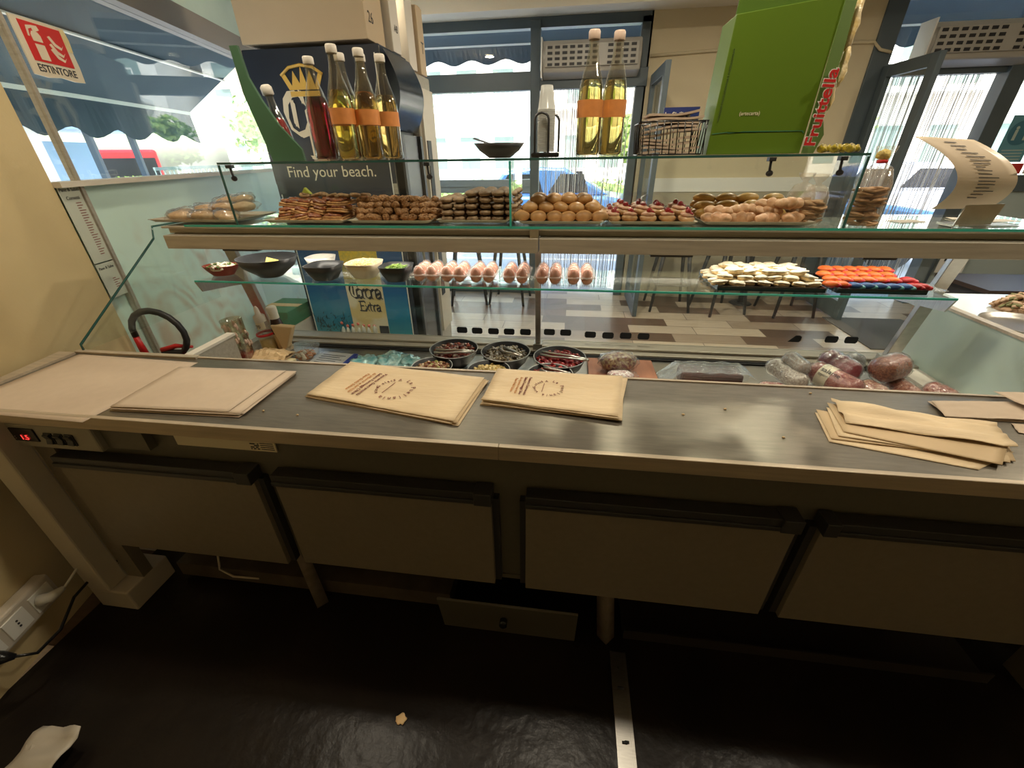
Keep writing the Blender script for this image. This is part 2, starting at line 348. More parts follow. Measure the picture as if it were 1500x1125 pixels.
# open door leaves
def leaf(name, x, ya, yb, label_kids=None):
    m = MB(); t = .09
    for (p, q, z0, z1) in ((ya, ya+t, 0.012, 2.15), (yb-t, yb, 0.012, 2.15), (ya+t, yb-t, 0.012, .18), (ya+t, yb-t, 2.06, 2.15)):
        m.box(x-.022, x+.022, p, q, z0, z1)
    d = struct(m.build(name, 'frame', bevel=.003)); MB().box(x-.004, x+.004, ya+t, yb-t, .18, 2.06).build('pane', 'win', d)
    MB().tube([(x-.025, ya+.05, .95), (x-.065, ya+.05, .97), (x-.065, ya+.05, 1.15), (x-.025, ya+.05, 1.17)], .009, 8).build('door_handle', 'steel_bright', d)
    return d
leaf('door_1', .71, 4.22, 4.97)
d2 = leaf('door_2', 2.72, 4.30, 4.97)

# recessed ceiling lamps that light the shop
k = 0
for (x, y, e) in ((.12, 1.15, 14), (-1.3, 1.3, 11), (1.6, 1.2, 14), (.25, 3.1, 22), (1.6, 3.0, 22), (-1.2, 3.2, 18), (3.2, 2.2, 22)):
    t = thing('ceiling_light', 'recessed round ceiling lamp '+('above the middle of the counter','above the left end of the counter','above the right end of the counter','in the middle of the customer area','before the right part of the pillar','near the drinks fridge','near the right doorway')[k], 'ceiling light', (x, y, ZC), group='recessed ceiling lamps'); k += 1
    MB().lathe([(.085, 0), (.085, -.012), (.062, -.014), (.062, -.002)]).build('trim_ring', 'white', t)
    MB().lathe([(.0, -.004), (.062, -.004)]).build('diffuser', mat('lamp diffuser', (1,.9,.7), .5, emit=(1,.78,.5), estr=14), t)
    l = bpy.data.lights.new('lamp_light', 'AREA'); l.shape = 'DISK'; l.size = .12; l.energy = e; l.color = (1,.88,.68)
    lo = bpy.data.objects.new('lamp_light', l); COL.objects.link(lo); lo.parent = t; lo.location = (0,0,-.03)


# =================================================================== OUTSIDE
struct(MB().box(-40, 40, 5.1, 60, -.3, -.15).box(-40, -3.3, -20, 5.1, -.3, -.15).build('ground', mat('sunlit paving', (.62,.60,.56), .8, col2=(.54,.52,.48), nscale=2)), 'sunlit paving and street outside', 'ground')
# awnings
def make_awning(lbl, P, s0, s1, prof, zt, zb, step):
    """P(s,off,z) -> point; prof = [(off,z)...] of the sloping cloth; valance hangs at the last one"""
    t = thing('awning', lbl, 'awning', P(s0, prof[0][0], prof[0][1]))
    base = Vector(P(s0, prof[0][0], prof[0][1]))
    L = lambda s, o, z: Vector(P(s, o, z))-base
    m = MB()
    for (a, b) in zip(prof[:-1], prof[1:]):
        for dz, fl in ((0, 0), (.006, 1)):
            q = [L(s0, a[0], a[1]+dz), L(s1, a[0], a[1]+dz), L(s1, b[0], b[1]+dz), L(s0, b[0], b[1]+dz)]
            m.add(q, [(0,1,2,3)])
    m.build('cloth', 'awncloth', t)
    m = MB(); n = int((s1-s0)/step)*8
    o = prof[-1][0]
    top = []; bot = []
    for i in range(n+1):
        s = s0+(s1-s0)*i/n; w_ = .012*math.sin(i*.9)
        top.append(L(s, o, zt)); bot.append(L(s, o+w_, zb-.028*math.cos(2*PI*i/8)))
    m.add(top+bot, [(i, i+1, n+1+i+1, n+1+i) for i in range(n)])
    m.add([p+Vector((.004,.004,0)) for p in top+bot], [(i, n+1+i, n+2+i, i+1) for i in range(n)])
    m.build('valance', 'awncloth', t)
    m = MB()
    m.obox((L(s0,o,zt)+L(s1,o,zt))/2, (L(s1,o,zt)-L(s0,o,zt))/2, (L(s0,o+.016,0)-L(s0,o,0)), (0,0,.012))
    m.build('front_bar', 'white', t)
    # piping stripe across the sloping cloth
    f = .48; a, b = prof[0], prof[-1]; oo = a[0]+(b[0]-a[0])*f; zz = a[1]+(b[1]-a[1])*f-.006
    MB().obox((L(s0,oo,zz)+L(s1,oo,zz))/2, (L(s1,oo,zz)-L(s0,oo,zz))/2, L(s0,oo+.014,0)-L(s0,oo,0), (0,0,.004)).build('stripe', 'white', t)
    return t
G['awncloth'] = mat('dark blue grey awning cloth', (.03,.06,.09), .85, col2=(.04,.075,.105), nscale=8)
make_awning('dark blue awning outside the left window, scalloped lower edge', lambda s, o, z: tuple(lw(-o, s, z)), -.9, 3.72, [(.10, 2.32), (.80, 1.86)], 1.86, 1.665, .36)
make_awning('dark awning with scalloped edge outside the back windows', lambda s, o, z: (s, Y0+.1+o, z), -3.2, 5.2, [(.05, 3.05), (1.10, 2.66)], 2.66, 2.50, .42)

G['facade'] = mat('sunlit facade', (.74,.71,.65), .8, col2=(.68,.65,.60), nscale=1)
G['facade2'] = mat('peach facade', (.72,.58,.46), .8)
G['shutter'] = mat('grey green shutter', (.16,.22,.20), .6)
def building(x0, x1, y0, y1, h, label, m='facade', side='y', bays=5, floors=4):
    t = thing('building', label, 'building', ((x0+x1)/2, y0, -.15))
    B = ((x0+x1)/2, y0, -.15)
    o = MB().box(x0-B[0], x1-B[0], 0, y1-y0, 0, h).build('wall', m, t)
    for f in range(floors):
        z = 1.0+f*3.1
        for b in range(bays):
            cx = x0-B[0]+(x1-x0)*(b+.5)/bays
            w_ = MB().box(cx-.55, cx+.55, -.03, .02, z, z+1.6).build('window', 'shutter', t)
        if f:
            m_ = MB().box(x0-B[0]+.5, x1-B[0]-.5, -1.1, 0, z-.35, z-.2)
            for q in range(int((x1-x0-1)/.25)): m_.box(x0-B[0]+.5+q*.25, x0-B[0]+.53+q*.25, -1.08, -1.05, z-.2, z+.7)
            m_.box(x0-B[0]+.5, x1-B[0]-.5, -1.1, -1.04, z+.7, z+.75)
            m_.build('balcony', 'white', t)
    MB().box(x0-B[0]-.2, x1-B[0]+.2, -.3, y1-y0+.2, h, h+.25).build('roof', 'cardboard', t)
    return t
building(-9, 3, 27, 36, 15, 'long pale apartment block seen through the window left of the beige pillar', bays=6)
building(4, 22, 24, 34, 14, 'pale apartment block beyond the doorway right of the beige pillar', bays=8)
building(-24, -12, 30, 38, 15, 'peach apartment block with balconies behind the fridge edge of the left window', 'facade2', bays=6)
# hedges, trees
G['leaf'] = mat('sunlit leaves', (.13,.24,.04), .6, col2=(.32,.42,.10), nscale=9, contrast=.12)
def leafy(mb, x0, x1, y0, y1, z0, z1, n, r=.06):
    for i in range(n):
        c = Vector((rnd(x0, x1), rnd(y0, y1), rnd(z0, z1))); a = Vector((rnd(-1,1), rnd(-1,1), rnd(-1,1))).normalized()*r; b = a.orthogonal().normalized()*r*.6
        mb.add([c-a, c+b, c+a, c-b], [(0,1,2,3)])
    return mb
def hedge(x0, x1, y, z1, label):
    t = thing('hedge', label, 'hedge', ((x0+x1)/2, y, -.15)); cx = (x0+x1)/2
    m = MB().ell((0, 0, (z1+.15)/2), ((x1-x0)/2, .45, (z1+.15)/2), amp=.15, fr=2, nu=40, nv=14)
    leafy(m, x0-cx, x1-cx, -.45, .4, .1, z1+.15, int((x1-x0)*420)); m.build('foliage', 'leaf', t)
    MB().tube([(0,0,0),(0,0,.4)], .03, 6).build('stem', 'cardboard', t)
hedge(-4.5, 2.4, 12.0, .93, 'clipped green hedge outside the back windows')
hedge(4.5, 11, 12.5, .95, 'clipped green hedge outside the right doorway')
hedge(-17, -9, 15.5, 1.0, 'green shrubs outside the left window below the railings')
def tree(x, y, h, r, label):
    t = thing('tree', label, 'tree', (x, y, -.15))
    MB().tube([(0,0,0),(.05,0,h*.4),(0,.05,h*.75)], [.14,.11,.06], 8).build('trunk', 'cardboard', t)
    m = MB()
    for i in range(9):
        a = rnd(0, 2*PI); q = rnd(.2, .6)*r; c = (q*math.cos(a), q*math.sin(a), h*.75+rnd(-.4,.4)*r)
        m.ell(c, (r*.5, r*.5, r*.42), amp=.5, fr=3, nu=12, nv=8, seed=i)
        leafy(m, c[0]-r*.6, c[0]+r*.6, c[1]-r*.6, c[1]+r*.6, c[2]-r*.5, c[2]+r*.5, 260, .09)
    m.build('crown', 'leaf', t)
tree(1.7, 14, 2.6, .8, 'leafy tree seen through the strings left of the pillar')
tree(8.0, 17, 3.2, 1.2, 'leafy tree seen through the right doorway')
tree(-8.6, 13.5, 3.0, 1.3, 'leafy tree at the far end of the left window')
# parked cars
def car(x, y, rz, col, label, L=4.1):
    t = thing('car', label, 'car', (x, y, -.15), rz)
    h = L/2
    body = [(-h,.30),(-h+.03,.75),(-h+.35,.92),(-h+.75,.98),(h-1.3,.98),(h-.35,.84),(h,.68),(h,.30)]
    cab = [(-h+.35,.95),(-h+.75,1.38),(-h+1.3,1.46),(h-2.0,1.44),(h-1.15,.98)]
    pm = mat('car paint', col, .25, .3, coat=1)
    MB().prism(body, (0,-.85,0), (1,0,0), (0,0,1), (0,1.7,0)).build('body', pm, t, bevel=.06)
    MB().prism(cab, (0,-.72,0), (1,0,0), (0,0,1), (0,1.44,0)).build('cabin', pm, t, bevel=.05)
    for sy in (-.735, .72):
        for (a, b) in ((-h+.62, -h+1.5), (-h+1.6, h-1.55)):
            MB().prism([(a, 1.02), (a+.22, 1.34), (b-.1, 1.34), (b, 1.02)], (0, sy, 0), (1,0,0), (0,0,1), (0,.015,0)).build('side_window', 'black', t)
    for sx in (-h+.8, h-.8):
        for sy in (-.86, .68):
            MB().tube([(sx, sy, .31), (sx, sy+.18, .31)], .31, 20).build('wheel', 'matblack', t)
    return t
car(-.1, 9.3, 0, (.07,.18,.40), 'blue hatchback parked right of the hedge, behind the window mullion', 3.9)
car(-4.9, 9.3, PI, (.10,.12,.40), 'dark blue car parked at the left end of the back window')
car(3.9, 8.0, 0, (.10,.25,.45), 'bright blue car parked beside the open glass door', 3.6)
car(6.6, 10.2, 0, (.55,.57,.6), 'silver car parked outside the right doorway')
car(9.5, 7.6, .2, (.75,.75,.76), 'white car parked outside the far right window')
# left side street: shelter posts, railings, red bus
t = thing('bus', 'red bus seen low through the left window', 'bus', (-21.741, 20.242, 0.883))
MB().box(-1.2, 1.2, -1.1, 5.5, .35, 2.9).build('body', 'red', t, bevel=.12)
MB().box(-1.05, 1.05, -1.12, -1.10, 1.3, 2.55).build('windscreen', 'black', t)
MB().box(1.2, 1.215, -.8, 5.2, 1.4, 2.4).build('side_windows', 'black', t)
for (a, b) in ((-1.0, -.6), (-1.0, 3.6)):
    MB().tube([(.95, b+.5, .45), (1.22, b+.5, .45)], .45, 18).build('wheel', 'matblack', t)
t.location.z = -.9; t.rotation_euler.z = .85
t = thing('bus_shelter', 'pale blue glazed shelter outside the left window, left of the red bus', 'bus shelter', (0,0,0)); t.location = (-8.599, 6.996, 1.253); t.location.z = -.15; t.rotation_euler.z = TH
for q in (-1.6, -.5, .6, 1.7): MB().box(-.05, .05, q-.04, q+.04, 0, 2.15).build('post', 'boxpale' if q < 0 else 'frame', t)
MB().box(-1.0, .2, -1.8, 1.9, 2.15, 2.25).build('roof', mat('pale blue sheet', (.35,.50,.62), .4), t)
MB().box(-.9, -.88, -1.6, 1.7, .3, 2.0).build('glazing', mat('blue glass', (.30,.45,.60), .2), t)
t = thing('railing', 'thin metal railings along the pavement outside the left window', 'railing', (0,0,0)); t.location = (-10.132, 10.055, 1.307); t.location.z = -.15; t.rotation_euler.z = TH+PI/2
m = MB()
for i in range(60): m.box(i*.18, i*.18+.02, 0, .02, 0, 1.5)
m.box(0, 10.8, -.01, .03, 1.45, 1.52); m.box(0, 10.8, -.01, .03, .15, .2); m.build('bars', 'shutter', t)

# air curtain units over the doors
G['aircurt'] = mat('pale grey metal casing', (.40,.38,.34), .4)
def air_curtain(x0, x1, y0, z0, z1, label):
    t = thing('air_curtain', label, 'air curtain', ((x0+x1)/2, y0, z0)); w2_ = (x1-x0)/2; h = z1-z0
    prof = [(.0, .0), (-.16, .04), (-.19, h*.55), (-.14, h*.93), (0, h)]
    MB().prism(prof, (-w2_, 0, 0), (0,1,0), (0,0,1), (2*w2_, 0, 0)).build('casing', 'aircurt', t, bevel=.012)
    m = MB().box(-w2_+.03, w2_-.03, -.195, -.150, h*.26, h*.80, 1); n = int(w2_*2/.075)
    for r in range(4):
        for i in range(n):
            if i % 8 == 7: continue
            x = -w2_+.05+i*(2*w2_-.08)/n; z = h*(.28+.14*r); y = -.192 if z < h*.55 else -.19+(z-h*.55)/(h*.38)*.05-.002
            m.box(x, x+.045, -.199, -.190, z, z+h*.07)
    m.build('grille', ['matblack', 'aircurt'], t)
    MB().box(-w2_-.012, -w2_, -.19, 0, .0, h).build('end_cap', 'white', t)
air_curtain(-.34, .56, Y0-.02, 2.14, 2.44, 'grey perforated air curtain over the doorway left of the pillar')
air_curtain(2.90, 4.35, Y0-.02, 2.12, 2.44, 'long grey perforated air curtain over the right doorway')
tag(MB().tube([(.66,Y0-.02,2.30),(1.55,Y0-.02,2.33),(1.57,Y0-.02,2.33)], .012, 8).box(1.50,1.62,Y0-.05,Y0,2.29,2.40).tube([(1.62,Y0-.02,2.34),(2.56,Y0-.02,2.33),(2.62,Y0-.04,2.27),(2.72,Y0-.03,2.25)], .012, 8).build('wall_conduit', 'beige_wall2'), 'beige cable conduit with junction box across the pillar', 'conduit')

# stickers on the right window
t = thing('window_sticker', 'blue notice with a round pictogram stuck on the right window', 'sticker', (3.86+.12, Y0+.036, 1.38))
MB().box(0, .24, -.003, 0, 0, .38).build('sheet', mat('blue notice', (.12,.32,.40), .5), t)
m = MB().tube([(.12,-.006,.24),(.12,-.003,.24)], .10, 28); m.build('disc', mat('dark teal disc', (.05,.18,.25), .5), t)
m = MB()
for x in (.075, .165): m.tube([(x,-.009,.28),(x,-.007,.28)], .014, 10); m.box(x-.012, x+.012, -.009, -.007, .18, .265)
for i in range(4): m.box(.03, .21, -.006, -.004, .02+i*.025, .028+i*.025)
m.build('pictogram', 'mint_plain', t)
tag(MB().box(4.02, 4.26, Y0+.032, Y0+.035, 1.28, 1.37).build('red_sticker', 'red'), 'small red sticker low on the right window', 'sticker')
tag(MB().box(4.28, 4.52, Y0+.032, Y0+.035, 1.28, 1.37).build('white_sticker', 'white'), 'small white sticker beside the red one on the right window', 'sticker')
t = thing('notice', 'white opening notice with a blue band on the glass right of the right doorway', 'notice', (3.532, 4.600, 0.357)); t.location = (3.87, 4.945, .35)
MB().box(0, .26, -.004, 0, 0, .5).build('sheet', 'white', t)
MB().box(.03, .23, -.006, -.004, .38, .45).build('band', mat('blue band', (.03,.12,.45), .5), t)
m = MB()
for i in range(3):
    for j in range(2): m.box(.04+i*.07, .085+i*.07, -.006, -.004, .12+j*.1, .18+j*.1)
m.build('marks', 'ink', t)

# bar stools and high tables
def stool_proto(x, y, label):
    t = thing('bar_stool', label, 'stool', (x, y, 0), group='dark bar stools along the back of the shop')
    MB().lathe([(0,.76),(.16,.76),(.18,.745),(.18,.725),(.15,.715),(0,.715)]).build('seat', 'matblack', t)
    for sx in (-1, 1):
        for sy in (-1, 1):
            MB().tube([(sx*.11, sy*.11, .72), (sx*.20, sy*.20, 0)], [.022, .014], 8).build('leg', 'matblack', t)
    m = MB(); q = .165
    for a, b in (((-q,-q),(q,-q)), ((q,-q),(q,q)), ((q,q),(-q,q)), ((-q,q),(-q,-q))): m.tube([(*a, .28), (*b, .28)], .009, 6)
    m.build('footrest', 'matblack', t)
    return t
st = stool_proto(1.10, 4.62, 'dark bar stool nearest the open glass door, before the pillar')
dup(st, (1.62, 4.55, 0), (0,0,.3), 'dark bar stool in the middle of the pillar wall')
dup(st, (2.30, 4.55, 0), (0,0,.1), 'dark bar stool at the right end of the pillar wall')
dup(st, (-1.14, 4.65, 0), (0,0,.2), 'dark bar stool beside the fridge, under the back window')
dup(st, (-.66, 4.70, 0), (0,0,-.1), 'dark bar stool left of the window mullion')
t = thing('high_table', 'narrow high table against the beige pillar wall', 'table', (1.7, 4.72, 0))
MB().box(-.75, .75, -.1, .22, .98, 1.01).build('tabletop', 'matblack', t); MB().tube([(.26,.1,.012),(.26,.1,.98)], .03, 10).build('pedestal', 'matblack', t); MB().lathe([(0,.012),(.10,.012),(.12,0),(0,0)], c=(.26,.1,0)).build('foot', 'matblack', t)

# =================================================================== DRINKS FRIDGE
fx0, fx1, fy0, fy1, fz = -1.885, -1.045, 2.70, 3.12, 2.04
t = thing('drinks_fridge', 'tall drinks fridge with printed dark blue side panel', 'fridge', (fx0, fy0, 0))
fw = fx1-fx0; fd = fy1-fy0
G['navy'] = mat('navy print', (.012,.017,.03), .35, col2=(.018,.028,.05), nscale=3)
MB().box(0, fw-.03, .0, fd, .05, fz).build('body', 'navy', t, bevel=.006)
MB().box(.003, fw-.03, -.004, -.001, 1.36, 2.035).build('side_print', 'navy', t)
# picture on lower part: sky, sea, beach
def beach_mat():
    m = bpy.data.materials.new('beach print'); m.use_nodes = True; n = m.node_tree; b = n.nodes['Principled BSDF']
    tc = n.nodes.new('ShaderNodeTexCoord'); sx = n.nodes.new('ShaderNodeSeparateXYZ'); n.links.new(tc.outputs['Object'], sx.inputs[0])
    r = n.nodes.new('ShaderNodeValToRGB'); e = r.color_ramp.elements
    e[0].position = 0; e[0].color = (.55,.48,.38,1); e[1].position = .33; e[1].color = (.60,.55,.46,1)
    for p, c in ((.36,(.03,.30,.36,1)),(.46,(.02,.22,.36,1)),(.58,(.04,.24,.42,1)),(.70,(.01,.12,.32,1)),(1,(.01,.07,.22,1))):
        x = e.new(p); x.color = c
    ns = n.nodes.new('ShaderNodeTexNoise'); ns.inputs['Scale'].default_value = 7; ns.inputs['Detail'].default_value = 5; n.links.new(tc.outputs['Object'], ns.inputs['Vector'])
    ad = n.nodes.new('ShaderNodeMath'); ad.operation = 'MULTIPLY_ADD'; ad.inputs[1].default_value = .06; n.links.new(ns.outputs[0], ad.inputs[0]); n.links.new(sx.outputs[2], ad.inputs[2])
    n.links.new(ad.outputs[0], r.inputs[0]); n.links.new(r.outputs[0], b.inputs['Base Color']); b.inputs['Roughness'].default_value = .35
    return m
pic = MB().box(.02, fw-.065, -.006, -.003, .08, 1.02).build('beach_picture', beach_mat(), t)
m = MB()
for i in range(90):
    x = rnd(.03, .30); z = rnd(.33, .50); a = rnd(0, PI); l = rnd(.01,.035)
    m.add([(x-.004,-.008,z),(x+.004,-.008,z),(x+l*math.cos(a),-.008,z+l*abs(math.sin(a))+.01)], [(0,1,2)])
m.build('palm_silhouettes', mat('dark palm print', (.02,.05,.05), .5), t)
MB().box(fw-.062, fw-.056, -.006, -.003, .08, 1.36).box(fw-.062,fw-.056,-.006,-.003,1.36,2.0).box(.02,.026,-.007,-.003,.08,1.3).build('edge_line', 'white', t)
lx0, lx1 = .33, .60
MB().box(lx0, lx1, -.010, -.006, .76, 1.02).build('yellow_band', mat('yellow print', (.75,.52,.03), .4, col2=(.55,.42,.05), nscale=60, contrast=.1), t)
MB().box(lx0, lx1, -.011, -.006, .32, .76).build('bottle_label_print', mat('cream print', (.78,.70,.52), .4, col2=(.70,.55,.25), nscale=5, contrast=.05), t)
m = MB()
for i in range(7):
    x = .24+i*.042+rnd(-.008,.008); z = .36+rnd(0,.05)
    m.tube([(x,-.013,z-.08),(x,-.013,z),(x,-.013,z+.03)], [.016,.016,.006], 8)
m.build('bottle_pictures', mat('pale bottle print', (.55,.55,.5), .3), t)
m = MB()
for i in range(7):
    x = .24+i*.042; z = .41; m.ell((x,-.014,z+rnd(0,.03)), (.012,.006,.012), nu=8, nv=5)
m.build('bottle_cap_pictures', mat('coral print', (.75,.18,.14), .4), t)
MB().box(.53, .60, -.014, -.011, .33, .42).build('navy_corner', 'navy', t)
# blackletter drawn with a broad nib
NIB = {
 'C': ([(.66,.80),(.52,.96),(.30,.94),(.14,.78),(.08,.48),(.16,.16),(.38,.00),(.60,.06),(.70,.22)], [(.62,1.0),(.64,.74)], [(.34,.80),(.32,.22)]),
 'o': ([(.10,.12),(.10,.50),(.28,.62),(.46,.50),(.46,.12),(.28,0),(.10,.12)],),
 'r': ([(.02,.58),(.14,.52),(.14,.04),(.24,.0)], [(.14,.46),(.32,.60),(.42,.50)]),
 'n': ([(.02,.58),(.14,.52),(.14,.04),(.22,0)], [(.14,.46),(.32,.60),(.44,.50),(.44,.06),(.54,0)]),
 'a': ([(.10,.52),(.28,.62),(.42,.50),(.42,.06),(.52,0)], [(.42,.36),(.14,.26),(.12,.08),(.24,0),(.42,.12)]),
 'E': ([(.16,.90),(.16,.06)], [(.02,.88),(.60,.92),(.60,.74)], [(.16,.48),(.46,.50)], [(.02,.04),(.56,.02),(.64,.20)]),
 'x': ([(.06,.58),(.40,.02)], [(.42,.58),(.06,.02)]),
 't': ([(.16,.82),(.16,.08),(.30,.0)], [(.02,.58),(.34,.58)]),
}
def blackletter(s, h, ox, oz, y, wth=.045, adv=.60):
    m = MB(); x = ox; d = (wth*h*.8, wth*h*.95)
    for ch in s:
        for st_ in NIB[ch]:
            for (a, b), (c, e) in zip(st_[:-1], st_[1:]):
                p = (x+a*h, oz+b*h); q = (x+c*h, oz+e*h)
                P4 = [(p[0]-d[0], p[1]+d[1]), (p[0]+d[0], p[1]-d[1]), (q[0]+d[0], q[1]-d[1]), (q[0]-d[0], q[1]+d[1])]
                y -= .00004
                m.add([(u, y, v) for u, v in P4], [(0,1,2,3)])
                for (ex, ey) in ((.55, .25), (-.25, .55), (0, .62)):
                    y -= .00004
                    m.add([(p[0]-d[0]*ex, y, p[1]-d[1]*ey), (p[0]+d[0]*ex, y, p[1]+d[1]*ey), (q[0]+d[0]*ex, y, q[1]+d[1]*ey), (q[0]-d[0]*ex, y, q[1]-d[1]*ey)], [(0,1,2,3)])
        x += h*(.74 if ch in 'CE' else (.44 if ch in 'rt' else .56))*adv/.56
    return m
blackletter('Corona', .112, lx0+.016, .625, -.0125, .062, .335).build('label_lettering', 'ink', t)
blackletter('Extra', .080, lx0+.075, .530, -.0125, .07, .40).build('label_lettering', 'ink', t)
G['cream'] = mat('cream print solid', (.80,.72,.55), .4)
G['gold'] = mat('gold print', (.75,.48,.10), .4)
blackletter('Corona', .215, .17, 1.625, -.007, .075, .46).build('side_lettering', 'cream', t)
blackletter('Extra', .15, .29, 1.50, -.007, .08, .46).build('side_lettering', 'cream', t)
text('Find your beach.', .088, (.10, -.007, 1.40), (1,0,0), (0,0,1), 'cream', 'side_lettering', t)
m = MB(); cx, cz = .335, 1.865
m.prism([(-.09,-.05),(.09,-.05),(.09,-.025),(-.09,-.025)], (cx,-.007,cz), (1,0,0), (0,0,1), (0,-.002,0))
m.prism([(-.09,-.018),(.09,-.018),(.125,.05),(.10,.055),(.07,.0),(.05,.07),(.02,.01),(0,.09),(-.02,.01),(-.05,.07),(-.07,.0),(-.10,.055),(-.125,.05)], (cx,-.007,cz), (1,0,0), (0,0,1), (0,-.002,0))
m.tube([(cx-.125,-.008,cz+.05),(cx-.07,-.008,cz+.085),(cx,-.008,cz+.095),(cx+.07,-.008,cz+.085),(cx+.125,-.008,cz+.05)], .008, 6)
m.build('crown_print', 'gold', t)
# front of the fridge faces +x
f = MB().box(fw-.03, fw+.015, .02, fd-.02, .12, 1.62).box(fw-.028,fw+.03,.02,.06,.12,1.62,1).box(fw-.028,fw+.03,fd-.06,fd-.02,.12,1.62,1).build('door', ['black', 'darkplastic'], t)
MB().tube([(fw+.03,.05,.7),(fw+.07,.05,.75),(fw+.07,.05,1.2),(fw+.03,.05,1.25)], .01, 8).build('handle', 'steel_bright', f)
m = MB(); m.grid(lambda u, v: (fw-.03+.07*math.sin(PI*v)+.02, fd*u, 1.64+.38*v), 4, 10); m.build('light_header', mat('dark header', (.02,.025,.03), .2), t)
MB().box(fw-.06, fw-.03, -.003, .01, 1.3, 2.03).build('corner_trim', 'alu2', t)
# slim grey cooler next to it
t = thing('grey_cooler', 'slim grey cooler just behind the tall drinks fridge', 'cooler', (-1.80, 3.16, 0))
MB().box(0, .76, 0, .30, .04, 1.98).build('body', 'alu2', t, bevel=.01)
MB().box(.76, .78, .02, .28, .2, 1.9).build('door', 'white_panel', t)
MB().box(.78, .786, .05, .13, .5, 1.6).build('vent_strip', 'matblack', t)
# boxes on the fridge
def carton(x0, x1, y0, y1, z0, z1, label, m='cardboard', rz=0, txt=None):
    t = thing('cardboard_box', label, 'box', ((x0+x1)/2, (y0+y1)/2, z0), rz); a, b, c = (x1-x0)/2, (y1-y0)/2, z1-z0
    MB().box(-a, a, -b, b, 0, c).build('box_body', m, t, bevel=.004)
    MB().box(-a-.001, a+.001, -.03, .03, c, c+.0015).build('tape', 'kraft', t)
    if txt:
        for i, (s_, sz, zz) in enumerate(txt): text(s_, sz, (a+.001, -b+.04, zz), (0,1,0), (0,0,1), 'ink', 'printing', t)
    return t
G['boxbeige'] = mat('beige carton', (.58,.46,.31), .7, col2=(.54,.42,.28), nscale=4)
carton(-1.87, -1.13, 2.70, 2.95, 2.06, 2.56, 'big beige carton on top of the drinks fridge', 'boxbeige', txt=[('26', .07, .08), ('FRAGILE', .045, .3)])
carton(-1.55, -1.09, 2.97, 3.10, 2.05, 2.5, 'narrow pale carton just behind the big beige one on the fridge', 'boxpale', txt=[('AB', .05, .1)])
carton(-1.55, -1.07, 3.18, 3.32, 2.0, 2.46, 'pale carton standing on the grey cooler', 'boxpale')
carton(-1.55, -1.05, 3.34, 3.46, 1.99, 2.35, 'last carton at the back of the grey cooler', 'boxbeige', txt=[('T', .09, .12)])
# boxes left of the fridge
carton(-2.16, -1.91, 2.50, 2.85, 0.006, .46, 'grey carton on the floor left of the drinks fridge', 'boxpale')
G['boxgreen'] = mat('green carton', (.05,.20,.10), .6)
t = carton(-2.15, -1.91, 2.48, 2.80, .463, .575, 'dark green carton on top of the grey one, left of the fridge', 'boxgreen')
text('15', .06, (-.02, -.1615, .03), (1,0,0), (0,0,1), 'white', 'printing', t)

# =================================================================== FIRE EXTINGUISHER, SIGN, PAPERS, SOCKETS (left wall)
t = thing('wall_sign', 'red and white fire extinguisher sign on the left window', 'sign', lw(.012, 1.24, 1.79), TH)
m = MB(); outl = [(0,0),(.06,-.004),(.12,.003),(.18,-.003),(.232,0),(.236,.05),(.232,.10),(.238,.14),(.230,.175),(.12,.176),(0,.174)]
m.prism(outl, (0,0,0), (0,1,0), (0,0,1), (.004,0,0)); m.build('plate', mat('yellowed sign plate', (.60,.50,.36), .5, col2=(.66,.62,.50), nscale=6), t)
MB().box(.004, .0055, .028, .205, .045, .165).build('red_field', 'red', t)
G['signcream'] = mat('sign cream', (.66,.56,.42), .5)
m = MB(); O = (.0055,0,0); U = (0,1,0); V = (0,0,1); T = (.001,0,0)
m.prism([(.060,.052),(.100,.052),(.100,.100),(.060,.100)], O, U, V, T); m.prism([(.060,.108),(.100,.108),(.100,.128),(.092,.138),(.068,.138),(.060,.128)], O, U, V, T)
m.prism([(.045,.120),(.052,.120),(.058,.142),(.075,.148),(.075,.156),(.052,.152)], O, U, V, T); m.prism([(.075,.138),(.085,.138),(.105,.146),(.100,.158),(.075,.156)], O, U, V, T)
for (a, b) in ((.125,.068),(.130,.092),(.122,.052)):
    m.prism([(a,b+.04),(a+.018,b+.014),(a+.045,b+.006),(a+.060,b+.022),(a+.050,b+.014),(a+.028,b+.024),(a+.012,b+.045)], O, U, V, T)
m.build('pictogram', 'signcream', t)
text('ESTINTORE', .034, (.0045, .028, .013), (0,1,0), (0,0,1), 'ink', 'lettering', t, bold=.0006)
MB().prism([(.207,.10),(.232,.10),(.236,.14),(.228,.172),(.207,.172)], (.0045,0,0), U, V, (.001,0,0)).build('peeled_edge', mat('peeling gold foil', (.75,.60,.25), .35, .4, col2=(.9,.8,.5), nscale=70), t)
def paper_notice(s0, s1, z0, z1, lines, label):
    t = thing('paper_notice', label, 'paper', lw(.004, s0, z0), TH)
    MB().box(0, .0015, 0, s1-s0, 0, z1-z0).build('sheet', mat('grey-green paper', (.50,.53,.45), .7), t)
    m = MB()
    for i in range(lines):
        z = (z1-z0)-.07-i*(z1-z0-.09)/lines
        m.box(.0015, .002, (s1-s0)*.55, (s1-s0)*.55+rnd(.015,.035), z, z+.003)
    m.build('printed_lines', 'print', t)
    return t
t = paper_notice(1.104, 1.203, 1.125, 1.425, 22, 'long paper price list taped on the left panel under the window')
text('Pane & Salati', .018, (.002, .004, .275), (0,1,0), (0,0,1), 'ink', 'lettering', t); text('Cornetti', .018, (.002, .02, .245), (0,1,0), (0,0,1), 'ink', 'lettering', t)
t = paper_notice(1.104, 1.203, .975, 1.120, 6, 'short paper price list taped below the long one')
